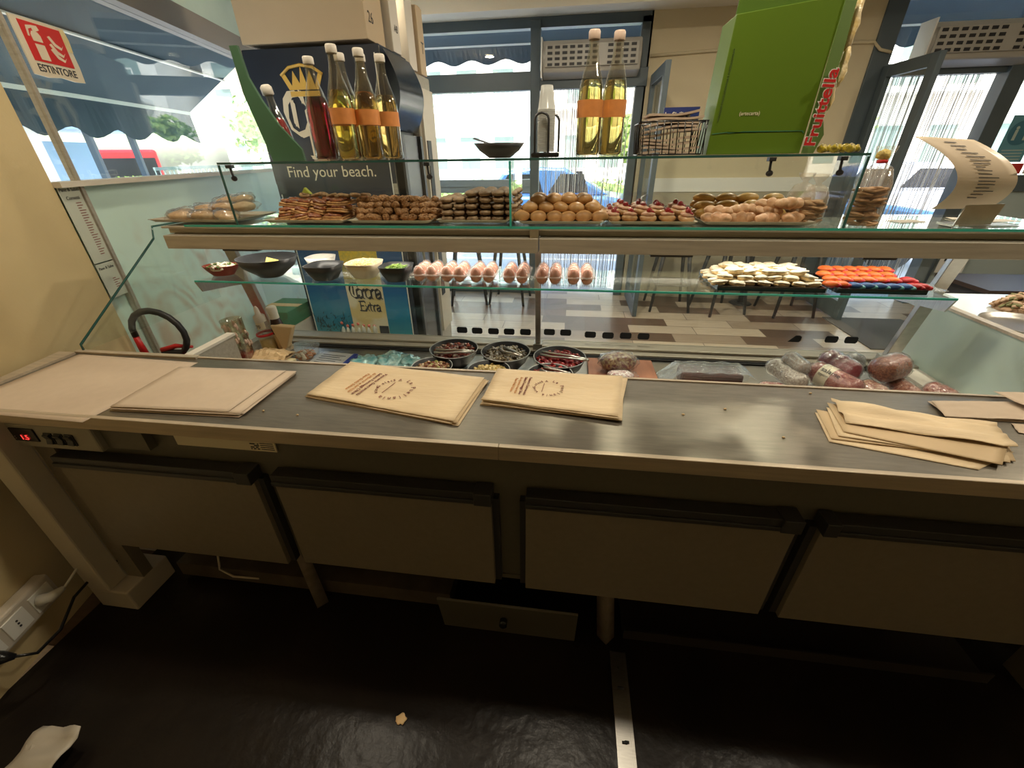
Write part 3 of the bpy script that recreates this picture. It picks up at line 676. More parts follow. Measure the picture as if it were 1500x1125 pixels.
text('Pane & Salse', .016, (.002, .008, .12), (0,1,0), (0,0,1), 'ink', 'lettering', t)
e0 = Vector((-1.811, 1.470, 0.695)); e0.z = 0
e0.x += .03
t = thing('fire_extinguisher', 'red fire extinguisher with black hose beyond the glass at left', 'fire extinguisher', e0); t.scale = (1,1,1.09)
MB().lathe([(0,.24),(.065,.245),(.078,.27),(.08,.30),(.08,.54),(.07,.59),(.03,.615),(.022,.64),(0,.64)]).build('cylinder', 'red', t)
MB().lathe([(.022,.635),(.026,.645),(.026,.67),(.018,.675),(0,.68)], seg=16).build('valve', 'chrome', t)
MB().tube([(-.02,0,.69),(.04,.02,.705),(.11,.03,.70)], [.012,.010,.006], 8).tube([(-.02,0,.675),(.05,.02,.665),(.10,.03,.64)], [.010,.009,.006], 8).build('lever', 'red', t)
hp = [(-.02,0,.68)]+[(-.07+.13*math.cos(a)*1.0+.05, .02, .755+.10*math.sin(a)) for a in [(-.9)+k_*PI/9 for k_ in range(0, 13)]]
MB().tube(hp, .013, 10).build('hose', 'matblack', t)
MB().tube([hp[-1], (hp[-1][0]+.005, hp[-1][1], hp[-1][2]-.08)], [.012,.016], 10).build('nozzle', 'red', t)
MB().tube([(.02,-.07,.60),(.08,-.085,.645),(.16,-.08,.65)], .010, 8).build('carry_bar', 'steel_bright', t)
MB().box(-.09,.09,-.09,.09,.0,.02).lathe([(.1,.0),(.1,.03),(.07,.04),(.07,.24)], seg=20).build('stand', 'darkplastic', t)
# sockets
t = thing('socket_strip', 'white power strip on the left wall near the floor', 'socket strip', lw(.004, .02, .14), TH)
MB().box(0, .045, -.05, .25, 0, .11).build('casing', 'white_panel', t, bevel=.008)
for i in range(3):
    s_ = MB().box(.045, .050, -.02+i*.09, .05+i*.09, .02, .09).build('socket', 'white', t)
    m = MB()
    for q in (-.012, 0, .012): m.tube([(.050,.015+i*.09,.055+q),(.0515,.015+i*.09,.055+q)], .0035, 8)
    m.build('socket_hole', 'ink', s_)
t = thing('power_plug', 'black plug and cable in the power strip', 'plug', lw(.06, .02, .19), TH)
MB().tube([(-.004,0,0),(.03,0,-.005),(.055,.01,-.02)], [.022,.02,.008], 10).build('plug_body', 'black', t)
MB().tube([(.05,.01,-.02),(.07,.04,-.06),(.07,.12,-.07),(.05,.22,-.04),(.04,.32,-.05),(.03,.42,-.10),(.05,.60,-.15),(.1,.75,-.17)], .005, 6).build('cable', 'black', t)
t = thing('power_plug', 'white plug and cable at the far end of the power strip', 'plug', lw(.055, .20, .20), TH)
MB().tube([(0,0,0),(.03,.01,0),(.05,.04,.005)], [.02,.018,.008], 10).build('plug_body', 'white', t)
MB().tube([(.05,.04,.005),(.05,.10,.02),(.03,.16,.02),(.03,.20,-.03),(.03,.24,-.12)], .004, 6).build('cable', 'white', t)

# =================================================================== COUNTER
t = thing('counter_base', 'dark grey counter base with four drop fronts and an open kick space', 'counter', (0, .84, 0))
B = .84
MB().box(-1.56, 1.50, .30, .95, .33, .636).box(-1.56,1.78,0,.30,.33,.836).build('body', 'panel2', t)
MB().box(-1.72, -1.63, -.09, -.02, .10, .835).box(-1.72,-1.56,-.09,.08,0.0,.10).build('end_post', 'white_panel', t, bevel=.006)
MB().box(-1.63, -1.56, -.02, .02, .10, .835).build('end_panel', 'panel', t)
MB().box(-1.55, 1.78, .50, .52, .005, .33).build('back_panel', 'darkplastic', t)
MB().box(-1.50, -.37, .06, .16, .02, .09).box(-1.50,-.37,.12,.14,.12,.16).build('kick_rail', mat('dusty galvanised rail', (.08,.065,.05), .6, .3, col2=(.15,.12,.09), nscale=12), t)
MB().box(.26, 1.40, .03, .30, .002, .012).box(.26, 1.40, .03, .036, .012, .05).build('kick_tray', mat('dark steel tray', (.07,.06,.055), .4, .6), t)
for x in (-.88, .20): MB().tube([(x-.03,.05,.33),(x,.03,0.0)], [.028,.03], 4).build('leg', mat('dusty metal leg', (.28,.24,.20), .6, .2, col2=(.18,.14,.11), nscale=30), t)
MB().box(1.50,1.58,.02,.10,0,.33).build('leg', 'panel2', t)
DR = [(-1.55,-.88,.31), (-.815,-.175,.33), (-.08,.60,.325), (.655,1.31,.32)]
for i, (a, b, z) in enumerate(DR):
    d = MB().box(a, b, -.040, -.004, z, .675).build('door', 'panel', t, bevel=.0015)
    m = MB().box(a, b, -.046, -.006, .686, .712).box(a,b,-.020,-.004,.675,.688).box(a,b,-.052,-.044,.676,.690)
    m.box(b-.045, b+.003, -.055, -.004, .674, .716) if i != 3 else m.box(a-.003,a+.03,-.055,-.004,.674,.716)
    m.build('handle', 'darkplastic', d, bevel=.002)
    MB().box(b, b+.018, -.024, -.001, z, .675).build('gasket', 'darkplastic', d); MB().box(a-.018, a, -.024, -.001, z, .675).build('gasket', 'darkplastic', d)
MB().box(-.175, -.05, -.001, .03, .33, .80).box(-.38,-.06,-.006,.0,.318,.335).build('mullion', 'panel2', t)
# loose plate with a knob
t = thing('kick_plate', 'loose grey metal plate with a round lock leaning at the counter foot', 'plate', (-.38, .815, .003))
MB().obox((.235,.012,.100), (.235,0,0), (0,.004,.0012), (0,-.016,.100)).build('plate', mat('grey painted steel', (.16,.15,.12), .35, .4), t, bevel=.001)
MB().tube([(.225,.0,.115),(.225,-.022,.115)], .013, 14).tube([(.225,-.022,.115),(.225,-.026,.115)], .008, 10).build('lock', 'black', t)
# worktop
t = thing('worktop', 'brushed steel worktop with pale front edge', 'worktop', (0, .785, .84))
MB().box(-1.80, 1.80, .012, .392, .0, .040).build('steel_top', 'steel', t)
MB().box(-1.78, -.146, -.002, .012, 0, .042).box(-.1455, 1.80, -.002, .012, 0, .042).build('front_edge', 'alu', t, bevel=.002)
MB().box(-1.80, -1.30, .375, .395, .038, .048).box(-1.30, 1.80, .384, .394, .038, .0435).build('back_edge', 'alu', t)
m = MB(); m.prism([(-1.805,.02),(-1.79,.02),(-1.79,.37),(-1.86,.37)], (0,0,.0), (1,0,0), (0,1,0), (0,0,.048)); m.build('wall_edge', 'alu', t)
# crumbs on the worktop
for i, (px_, py_) in enumerate(((-.35,.90),(.33,.98),(.45,1.02),(-.83,.87),(-.70,1.08),(-.72,.86),(.72,1.135),(.55,.9))):
    c = MB().ell((0,0,.0022), (.004,.003,.0025), amp=.5, fr=300, nu=7, nv=5, seed=i).build('crumb', mat('crumb', (.7,.5,.28), .8))
    c.location = (px_, py_, .8805); tag(c, 'tiny pale crumb on the worktop, '+('in front of the bag stack left of centre','right of the centre bag stack','in the bare middle of the worktop','near the front, right of the straw paper','behind the straw paper stack','near the front edge, left of the bags','by the rear edge, above the fanned bags','left of the fanned bags')[i], 'crumb', 'crumbs on the worktop')
# control box
t = thing('control_box', 'grey control box with red temperature display under the left end of the worktop', 'control box', (-1.70, .795, .750))
MB().box(0, .36, 0, .045, -.005, .083).build('casing', mat('grey casing', (.34,.32,.26), .4, col2=(.30,.28,.23), nscale=20), t, bevel=.006)
d = MB().box(.075, .160, -.004, .002, .020, .066).build('display', 'black', t, bevel=.002)
G['reddigit'] = mat('red digits', (.5,.02,.02), .4, emit=(1,.05,.04), estr=1.6)
text('1.5', .024, (.105, -.0055, .028), (1,0,0), (0,0,1), 'reddigit', 'digits', d)
text(':', .02, (.084, -.0055, .03), (1,0,0), (0,0,1), 'signcream', 'digits', d)
for x in (.19, .226, .262):
    s_ = MB().box(x, x+.028, -.004, .0, .016, .056).build('switch', 'black', t, bevel=.002)
    MB().prism([(0,0),(-.006,.003),(-.002,.018),(-.007,.033),(0,.036)], (x+.004,-.004,.018), (0,1,0), (0,0,1), (.020,0,0)).build('rocker', 'darkplastic', s_)
MB().box(.36, .50, .02, .044, .0, .080).build('bracket', 'panel2', t)
t = thing('rating_label', 'cream label with black print stuck under the worktop edge', 'label', (-1.06, .834, .765))
MB().box(-.06, .26, 0, .004, 0, .036).build('sticker', 'cream', t)
m = MB()
for i in range(7):
    for j in range(4):
        if random.random() < .75: m.box(.182+i*.004, .1855+i*.004, -.001, 0, .006+j*.006, .0095+j*.006)
for i in range(4): m.box(.214, .255, -.001, 0, .007+i*.007, .009+i*.007)
m.build('print', 'ink', t)
# seam strip on the floor
t = thing('floor_strip', 'worn metal joint strip running along the dark floor', 'floor strip', (.237, .82, 0))
MB().box(-.026, .026, -1.3, .0, 0.0, .004).box(-.026,-.020,-1.3,0,.004,.006).box(.020,.026,-1.3,0,.004,.006).build('strip', 'steel_bright', t)
m = MB()
for y in (-.05,-.11,-.25,-.252,-.42):
    m.tube([(rnd(-.012,.012), y, .004), (rnd(-.012,.012), y, .0052)], .004, 8)
m.build('screw', 'matblack', t)
c = tag(MB().ell((0,0,.002), (.017,.014,.003), amp=.5, fr=120, nu=22, nv=6).build('cracker_piece', mat('pale biscuit', (.85,.55,.25), .7, col2=(.9,.65,.35), nscale=90)), 'small pale round biscuit piece lying on the dark floor', 'biscuit'); c.location = (-0.433, 0.542, 0.002)
m = MB().grid(lambda u, v: (.16*u, .16*v, .03+.03*noise.noise(Vector((u*3, v*3, 1)))+.05*u*v), 8, 8, thick=.002)
c = tag(m.build('crumpled_paper', 'white_panel'), 'crumpled pale paper on the floor in the bottom left corner', 'paper'); c.location = (-1.48, .22, 0.005)
c = tag(MB().tube([(-1.26,.93,.32),(-1.29,.91,.18),(-1.31,.90,.08),(-1.25,.89,.06),(-1.15,.90,.05)], .004, 6).build('loose_cable', 'white_panel'), 'thin pale cable hanging in the kick space on the left', 'cable')

# =================================================================== DISPLAY CASE
t = thing('display_case', 'refrigerated glass display case with two glass shelves above the deck', 'display case', (0, 1.5, .66)); DO = Vector((0, 1.5, .66))
def cb(x0, x1, y0, y1, z0, z1, mb=None, mi=0): return (mb or MB()).box(x0, x1, y0-1.5, y1-1.5, z0-.66, z1-.66, mi)
m = cb(-1.56, 1.53, 1.178, 1.86, .64, .66); m.build('deck', 'steel_bright', t)
m = cb(-1.56, 1.54, 1.80, 1.92, .655, .676); cb(-1.56,1.54,1.84,1.92,.676,.688,m); m.build('front_rail', 'alu2', t, bevel=.004)
m = MB()
for k_ in range(3): cb(-1.5, 1.5, 1.775+k_*.016, 1.781+k_*.016, .66, .668, m)
m.build('air_slots', 'matblack', t)
m = cb(-1.365,-1.345,1.182,1.40,.66,.872); m.build('left_wall', 'alu2', t); cb(-1.375,-1.340,1.180,1.405,.872,.882).build('left_rim', 'boxpale', t)
m = cb(-1.60,-1.56,1.20,1.93,.64,.69); m.build('left_rail', 'alu2', t)
m = cb(1.53, 1.545, 1.175, 1.97, .66, .935); m.build('right_panel', 'mint_plain', t)
m = cb(1.525, 1.555, 1.175, 1.99, .933, .943); m.build('right_rim', 'alu', t)
m = cb(1.44,1.53,1.40,1.85,.66,.668); m.build('right_strip', 'boxpale', t)
for x in (-1.51, -.124, 1.405):
    m = MB(); w_ = .012 if abs(x) < 1 else .026
    m.obox((x, .262, .30), (w_, 0, 0), (0, .012, 0), (0, -.055, .26)); m.box(x-w_-.01, x+w_+.01, .28, .34, .03, .06); m.build('post', 'steel_bright', t, bevel=.002)
m = cb(-1.56, 1.47, 1.905, 1.911, .688, 1.23); m.build('front_glass', 'glass', t)
# side glass, stepped outline
ol = [(1.177,.882),(1.177,.909),(1.63,1.209),(1.645,1.256),(1.86,1.256),(1.86,.882)]
m = MB(); m.prism([(a-1.5, b-.66) for a, b in ol], (-1.782,0,0), (0,1,0), (0,0,1), (.006,0,0)); m.build('side_glass', 'glass', t)
m = MB().tube([(-1.779, a-1.5, b-.66) for a, b in ol[:5]], .0042, 6); m.build('side_glass_edge', 'edge_dark', t)
# beam + pastry shelf
def bm_(m, x0, x1):
    cb(x0, x1, 1.515, 1.84, 1.268, 1.276, m); cb(x0, x1, 1.545, 1.56, 1.246, 1.268, m); return cb(x0+.02, x1+.02, 1.49, 1.56, 1.196, 1.246, m)
m = bm_(MB(), -1.60, -.128); m.build('light_beam', 'alu2', t, bevel=.002)
m = bm_(MB(), -.124, 1.50); m.build('light_beam', 'alu2', t, bevel=.002)
m = cb(-1.35, -1.20, 1.50, 1.55, 1.188, 1.196); cb(.28,.42,1.50,1.55,1.188,1.196,m); cb(.95,1.05,1.50,1.55,1.188,1.196,m); cb(-1.1,-.2,1.52,1.54,1.190,1.196,m); m.build('lamp_holder', 'darkplastic', t)
m = cb(-1.48, 1.55, 1.503, 1.85, 1.2765, 1.2845); cb(-1.48, 1.55, 1.499, 1.503, 1.2765, 1.2845, m, 1); m.build('pastry_shelf', ['glass', 'edge'], t)
m = cb(-.138, -.108, 1.495, 1.515, 1.246, 1.276); m.build('joint_bracket', 'steel_bright', t)
# mid shelf
m = cb(-1.53, 1.285, 1.504, 1.80, 1.060, 1.067); cb(-1.53, 1.285, 1.500, 1.504, 1.060, 1.067, m, 1); m.build('middle_shelf', ['glass', 'edge'], t)
for x in (-1.532, 1.278):
    m = MB(); m.prism([(0, .400), (.29, .400), (.29, .32), (.02, .355)], (x, .0, 0), (0,1,0), (0,0,1), (.006,0,0)); m.build('shelf_bracket', 'steel_bright', t)
cb(-.135,-.113,1.66,1.69,1.01,1.06).build('shelf_bracket', 'steel_bright', t)
# strip lamps inside the beam, lighting the shelf and the deck below it
for (x0, x1) in ((-1.50, -.18), (-.06, 1.42)):
    m = MB().tube([(x0, 1.585-1.5, 1.222-.66), (x1, 1.585-1.5, 1.222-.66)], .010, 10); m.build('strip_lamp', mat('strip lamp tube', (1,.95,.85), .4, emit=(1,.88,.68), estr=5), t)
    l = bpy.data.lights.new('strip_light', 'AREA'); l.shape = 'RECTANGLE'; l.size = x1-x0; l.size_y = .03; l.energy = 1.8; l.color = (1,.92,.78)
    lo = bpy.data.objects.new('strip_light', l); COL.objects.link(lo); lo.parent = t; lo.location = ((x0+x1)/2, 1.60-1.5, 1.208-.66); lo.rotation_euler.x = .12
# upper glass box
TZ = 1.486
m = cb(-1.256, .862, 1.506, 1.84, TZ, TZ+.007); cb(-1.256, .862, 1.500, 1.506, TZ, TZ+.007, m, 1); m.build('top_glass', ['glass', 'edge_dark'], t)
for x in (-1.256, .856):
    m = cb(x, x+.006, 1.505, 1.84, 1.285, TZ-.001); cb(x, x+.006, 1.500, 1.505, 1.285, TZ-.001, m, 1); m.build('end_glass', ['glass', 'edge_dark'], t)
m = cb(-.2085, -.2025, 1.505, 1.84, 1.285, TZ-.001); cb(-.209, -.202, 1.498, 1.505, 1.285, TZ-.001, m, 1); m.build('divider_glass', ['glass', 'edge'], t)
m = cb(-1.25, .855, 1.842, 1.848, 1.285, TZ+.005); m.build('guest_glass', 'glass', t)
for i, (x, s_) in enumerate(((-1.225, -1), (-.49, 1), (.60, 1), (.80, -1))):
    m = MB(); z = TZ-.66
    m.box(x-.01, x+.01, .01, .03, z-.012, z-.001); m.tube([(x,.02,z-.01),(x+.002,.02,z-.035),(x+.004,.02,z-.04)], .004, 8); m.ell((x+.004,.02,z-.045), (.011,.009,.009), nu=10, nv=7)
    m.build('glass_clamp', 'darkplastic', t)
# black price tags on the front glass
G['tagblack'] = mat('black slate tag', (.012,.015,.02), .6)
oct_ = [(-.027,-.009),(-.021,-.016),(.021,-.016),(.027,-.009),(.027,.009),(.021,.016),(-.021,.016),(-.027,.009)]
m = MB().prism(oct_, (0,0,0), (1,0,0), (0,0,1), (0,-.002,0)); pt = m.build('price_tag', 'tagblack')
pts_ = [(-0.518, 1.900, 0.729), (-0.440, 1.900, 0.728), (-0.356, 1.900, 0.728), (-0.276, 1.900, 0.729), (-0.194, 1.900, 0.730), (-0.075, 1.900, 0.735), (0.005, 1.900, 0.735), (0.125, 1.900, 0.729), (0.210, 1.900, 0.728), (0.294, 1.900, 0.730), (0.378, 1.900, 0.730), (1.207, 1.900, 0.749), (1.289, 1.900, 0.749)]
names = ['leftmost','second from the left','third from the left','fourth from the left','just left of the middle post','first right of the middle post','second right of the middle post','third right of the middle post, after a gap','fourth right of the middle post','fifth right of the middle post','sixth right of the middle post','left one of the pair near the right end post','right one of the pair near the right end post']
for i, p in enumerate(pts_):
    o = pt if i == 0 else pt.copy()
    if i: COL.objects.link(o)
    o.location = (p[0], 1.904, p[2]); tag(o, 'black eight-sided price tag, '+names[i], 'price tag', 'price tags along the front glass')
p = (1.055, 1.900, 0.746)
tag(MB().prism([(-.03,-.016),(.018,-.016),(.024,-.008),(.024,.010),(.016,.016),(-.002,.016)], (p[0],1.904,p[2]), (1,0,0), (0,0,1), (0,-.002,0)).build('price_tag', 'tagblack'), 'black price tag with a slanted left side, right half of the front glass', 'price tag', 'price tags along the front glass')

# =================================================================== PAPER ON THE WORKTOP
WZ = .8805
def sheet(poly, z, m, name, label, cat, group=None, curl=0, thick=.0006, kids=None, n=14):
    a, b, c, d = [Vector((*p, 0)) for p in poly]    # near-left, near-right, far-right, far-left
    ctr = (a+b+c+d)/4; sd = rnd(0, 50)
    def fn(u, v):
        p = (a*(1-u)+b*u)*(1-v)+(d*(1-u)+c*u)*v
        h = thick+max(0, curl*(abs(noise.noise(Vector((u*2.2+sd, v*2.2, 0))))+.4*max(0, u-.7)))
        return (p.x-ctr.x, p.y-ctr.y, h)
    mb = MB().grid(fn, n, n, thick=thick)
    o = mb.build(name, m); o.location = (ctr.x, ctr.y, z); tag(o, label, cat, group); return o
o = sheet([(-1.775,.772),(-1.291,.762),(-1.27,1.135),(-1.775,1.155)], WZ, 'pinkpaper', 'paper_sheet', 'big flat sheet of straw paper covering the left end of the worktop', 'paper', curl=.0)
for i in range(8):
    j = lambda: rnd(-.006, .006)
    lab = 'topmost straw paper sheet of the stack at the left end of the worktop' if i == 7 else 'straw paper sheet, %s from the bottom of the left stack' % ORD[i]
    x = 0 if i < 7 else -.035
    o = sheet([(-1.272+j(),.826+j()),(-.872+x+j(),.836+j()),(-.872+x+j(),1.089+j()),(-1.282+j(),1.082+j())], WZ+.0016*i, 'pinkpaper', 'paper_sheet', lab, 'paper', 'straw paper stack left', curl=.0005 if i < 7 else .003)
def arc_text(s, r, a0, a1, cx, cy, z, size, m, parent, U, V):
    n = len(s); U = Vector(U); V = Vector(V)
    for i, ch in enumerate(s):
        if ch == ' ': continue
        a = a0+(a1-a0)*(i+.5)/n; d = U*math.cos(a)+V*math.sin(a); tdir = (U*math.sin(a)-V*math.cos(a))
        text(ch, size, Vector((cx, cy, z))+d*r, tdir, d, m, 'logo_letter', parent, align='CENTER')
G['bagpaper2'] = mat('tan bag paper', (.62,.46,.27), .6, col2=(.56,.41,.24), nscale=9)
bagn = [0]
def paper_bag(poly, z, label, group, curl=.004, logo=None):
    bagn[0] += 1
    o = sheet(poly, z, 'bagpaper' if label.startswith('topmost') or bagn[0] % 2 else 'bagpaper2', 'paper_bag', label, 'paper bag', group, curl=curl, thick=.0012)
    return o
def logo(o, cx, cy, z, U, V, s=1.0):
    """round stamp with lettering; U,V are the reading directions"""
    m = MB(); U = Vector(U); V = Vector(V); c = Vector((cx, cy, z))
    for k_ in range(4):
        p = c+U*(-.005*s)+V*(.005-.006*k_)*s
    m.obox(c+U*0-V*.012*s, U*.020*s, V*.0009, (0,0,.0003)); m.build('stamp_bar', 'print', o)
    arc_text('La Puellania', .030*s, math.radians(172), math.radians(-20), cx, cy, z, .013*s, 'print', o, U, V)
    arc_text('A Scala Gusta', .030*s, math.radians(-170), math.radians(-40), cx, cy, z, .010*s, 'print', o, U, V)
    for i, (s_, k2) in enumerate((('Panineria Gastronomia', 'print'), ('Salumi Formaggi Olive', 'print'), ('da asporto e servizio', 'print2'), ('Pane Dolci Salato', 'print2'))):
        text(s_, .0095*s, c-V*(.052+.011*i)*s, U, V, k2, 'stamp_lettering', o, align='CENTER')
# stack left of centre
bs = [(-.75,.957),(-.278,.866),(-.243,1.113),(-.722,1.178)]
for i in range(5):
    jj = [(p[0]+rnd(-.006,.018), p[1]+rnd(-.010,.006)) for p in bs]
    o = paper_bag(jj if i < 4 else bs, WZ+.0022*i, 'topmost cream paper bag with round brown print, stack left of centre' if i == 4 else 'cream paper bag, %s from the bottom, stack left of centre' % ORD[i], 'cream paper bags, stack left of centre', curl=.0012 if i < 4 else .004)
oc = Vector(o.location)
logo(o, (-0.498, 1.010, 0.889)[0]-oc.x, (-0.498, 1.010, 0.889)[1]-oc.y, .0052, (-.25,-1,0), (1,-.25,0), 1.6)
bs = [(-.224,.976),(.151,.93),(.186,1.159),(-.21,1.172)]
for i in range(7):
    jj = [(p[0]+rnd(-.006,.016), p[1]+rnd(-.012,.004)) for p in bs]
    o = paper_bag(jj if i < 6 else bs, WZ+.0022*i, 'topmost cream paper bag with round brown print, stack at the centre' if i == 6 else 'cream paper bag, %s from the bottom, stack at the centre' % ORD[i], 'cream paper bags, centre stack', curl=.0012 if i < 6 else .004)
oc = Vector(o.location)
logo(o, (-0.040, 1.056, 0.893)[0]-oc.x, (-0.040, 1.056, 0.893)[1]-oc.y, .0052, (-.1,-1,0), (1,-.1,0), 1.25)
bs = [(.66,.900),(.93,.828),(1.06,.895),(.72,1.07)]
offs = [([(.652,.895),(.919,.823),(1.05,.90),(.683,1.029)], 0), ([(.66,.905),(1.02,.86),(1.06,.93),(.69,1.04)], .003), ([(.68,.915),(1.0,.85),(1.05,.93),(.72,1.05)], .006), ([(.70,.93),(.97,.835),(1.07,.94),(.73,1.07)], .009), ([(.72,.965),(1.045,.895),(1.075,.99),(.745,1.085)], .013)]
for i, (pl, dz) in enumerate(offs):
    paper_bag(pl, WZ+dz, 'topmost crumpled cream paper bag of the fanned stack on the right of the worktop' if i == 4 else 'cream paper bag, %s from the bottom of the fanned right stack' % ORD[i], 'fanned cream paper bags on the right', curl=.0015 if i < 4 else .022)
for i in range(4):
    pl = [(1.01+rnd(-.01,.01),1.036),(1.25,1.035+rnd(-.01,.01)),(1.28,1.14),(1.02+rnd(-.01,.01),1.118)]
    sheet(pl, WZ+.002*i, 'pinkpaper', 'paper_napkin', 'topmost tan paper of the far right pile on the worktop' if i == 3 else 'tan paper, %s from the bottom, far right pile' % ORD[i], 'paper', 'tan papers far right', curl=.001 if i < 3 else .006)
sheet([(1.13,.985),(1.32,.93),(1.34,1.02),(1.15,1.03)], WZ+.0, 'pinkpaper', 'paper_napkin', 'tan paper in front of the far right pile, by the frame edge', 'paper', curl=.004)
sheet([(1.23,1.06),(1.42,1.03),(1.42,1.16),(1.21,1.17)], WZ+.018, 'pinkpaper', 'paper_napkin', 'tan paper lying highest at the far right edge of the worktop', 'paper', curl=.008)

# =================================================================== PASTRY SHELF
PZ = 1.2852
def cookie_mat(name, c1, c2, sc=60, rough=.6, bump=.5, coat=0): return mat(name, c1, rough, col2=c2, nscale=sc, bump=bump, bscale=sc*1.3, coat=coat, contrast=.2)
def card_tray(x0, x1, y0, y1, label, rz=0, paper='traypaper', z=PZ, tilt=0):
    t = thing('pastry_tray', label, 'tray', ((x0+x1)/2, (y0+y1)/2, z), rz); a, b = (x1-x0)/2, (y1-y0)/2
    def fn(u, v):
        x = -a+2*a*u; y = -b+2*b*v; e = max(abs(x)/a, abs(y)/b); h = .0015+(max(0, e-.86)/.14)**1.5*.012
        return (x, y, h+.0008)
    MB().grid(fn, 22, 22, thick=.0015).build('tray_base', 'tray', t)
    MB().grid(lambda u, v: ((-a+2*a*u)*.88, (-b+2*b*v)*.88, .0035+.001*noise.noise(Vector((u*5, v*5, x0)))), 10, 10, thick=.0006).build('lining_paper', paper, t)
    return t
def place(protos, spots, label, cat, group, zjit=.3, short=None, rot0=(0,0)):
    """protos = list of finished objects (maybe with parts); first use moves the proto itself"""
    used = [False]*len(protos)
    if short and len(spots[0]) == 4: spots = sorted(spots)
    for i, sp_ in enumerate(spots):
        x, y, z, rz = sp_[:4]
        if short and len(sp_) > 4:
            l, j, q, nl, nj = sp_[4]
            lay = 'top layer' if l == nl-1 else ('bottom layer' if l == 0 else ORD[l]+' layer'); row = 'front row' if j == 0 else ('back row' if j == nj-1 else ORD[j]+' row')
            lb = '%s, %s, %s, %s from left, %s' % (short[0], lay, row, ORD[q], short[1])
        elif short: lb = '%s, %s from left, %s' % (short[0], ORD[i], short[1])
        else: lb = label
        k_ = random.randrange(len(protos)); rot = (rot0[0]+rnd(-zjit, zjit)*.5, rot0[1]+rnd(-zjit, zjit)*.5, rz)
        if not used[k_]:
            o = protos[k_]; o.location = (x, y, z); o.rotation_euler = rot; used[k_] = True
        else: o = dup(protos[k_], (x, y, z), rot)
        tag(o, lb, cat, group)
    for k_, u in enumerate(used):
        if not u:
            for c in list(protos[k_].children): bpy.data.objects.remove(c)
            bpy.data.objects.remove(protos[k_])
def heap(x0, x1, y0, y1, nx, ny, layers, dx, dy, dz, z0, jit=.15, rz=0, rj=.3, shrink=(1,1)):
    out = []
    for l in range(layers):
        a = nx-l*shrink[0]; b = ny-l*shrink[1]
        for j in range(b):
            for i in range(a):
                x = (x0+x1)/2+(i-(a-1)/2)*dx; y = (y0+y1)/2+(j-(b-1)/2)*dy
                out.append((x+rnd(-jit,jit)*dx, y+rnd(-jit,jit)*dy, z0+l*dz+rnd(0,.15)*dz, rz+rnd(-rj,rj), (l, j, i, layers, b)))
    return out
XA, XB, XC, XD, XE, XF, XG, XH = (-1.665, 1.530, 1.284)[0], (-1.169, 1.530, 1.286)[0], (-0.822, 1.530, 1.287)[0], (-0.490, 1.530, 1.289)[0], (-0.210, 1.530, 1.290)[0], (0.122, 1.530, 1.291)[0], (0.431, 1.530, 1.292)[0], (0.807, 1.530, 1.294)[0]
card_tray(-1.66, -1.285, 1.53, 1.80, 'tray of film-wrapped buns at the left end of the pastry shelf', paper='traypaper')
card_tray(XB+.01, XC-.012, 1.525, 1.80, 'tray of red-topped puff squares, second from the left')
card_tray(XC+.002, XD-.012, 1.525, 1.80, 'tray of nut-crusted biscuits left of the dark finger biscuits')
card_tray(XD+.002, XE-.01, 1.55, 1.82, 'tray of dark ridged finger biscuits left of the glass divider')
card_tray(XE+.028, XF-.01, 1.525, 1.80, 'tray of golden round buns right of the glass divider')
card_tray(XF+.01, XG-.01, 1.525, 1.80, 'tray of cream puffs topped with red cherries')
card_tray(XG+.01, XH-.02, 1.525, 1.80, 'tray of yellow oval buns and pink rolls near the right end glass')
# E golden buns
bun = [MB().ell((0,0,.016), (.031,.024,.020), amp=.08, fr=40, seed=i, flat=.75, nu=16, nv=10).build('brioche_bun', cookie_mat('golden crust %d'%i, (.40,.19,.065), (.60,.34,.14), 25, .42, .15)) for i in range(3)]
place(bun, heap(XE+.04, XF-.02, 1.555, 1.77, 6, 5, 4, .054, .046, .026, PZ+.005, .12, 0, .25, (1,1))[:58], 'golden oval bun heaped on the tray right of the glass divider', 'bun', 'golden buns heap', .3, ('golden bun', 'tray right of the glass divider'))
# C nut biscuits
nut = []
for i in range(3):
    m = MB().ell((0,0,.011), (.024,.013,.013), amp=.35, fr=110, seed=i*3, nu=16, nv=9)
    for k_ in range(16):
        a = rnd(0, 2*PI); b = rnd(.1, 1.3); m.ell((.022*math.cos(a)*math.cos(b), .012*math.sin(a)*math.cos(b), .011+.012*math.sin(b)), (.0045,.003,.0025), nu=6, nv=4, rot=rotm(0,0,rnd(0,3)))
    nut.append(m.build('nut_biscuit', cookie_mat('nut crust %d'%i, (.20,.085,.03), (.46,.25,.11), 120, .5, .6)))
place(nut, heap(XC+.02, XD-.02, 1.56, 1.79, 9, 6, 4, .036, .034, .019, PZ+.004, .2, 0, 1.2, (0,1))[:150], 'dark nut-crusted biscuit heaped left of the finger biscuits', 'biscuit', 'nut-crusted biscuits heap', .6, ('nut-crusted biscuit', 'heap beside finger biscuits'))
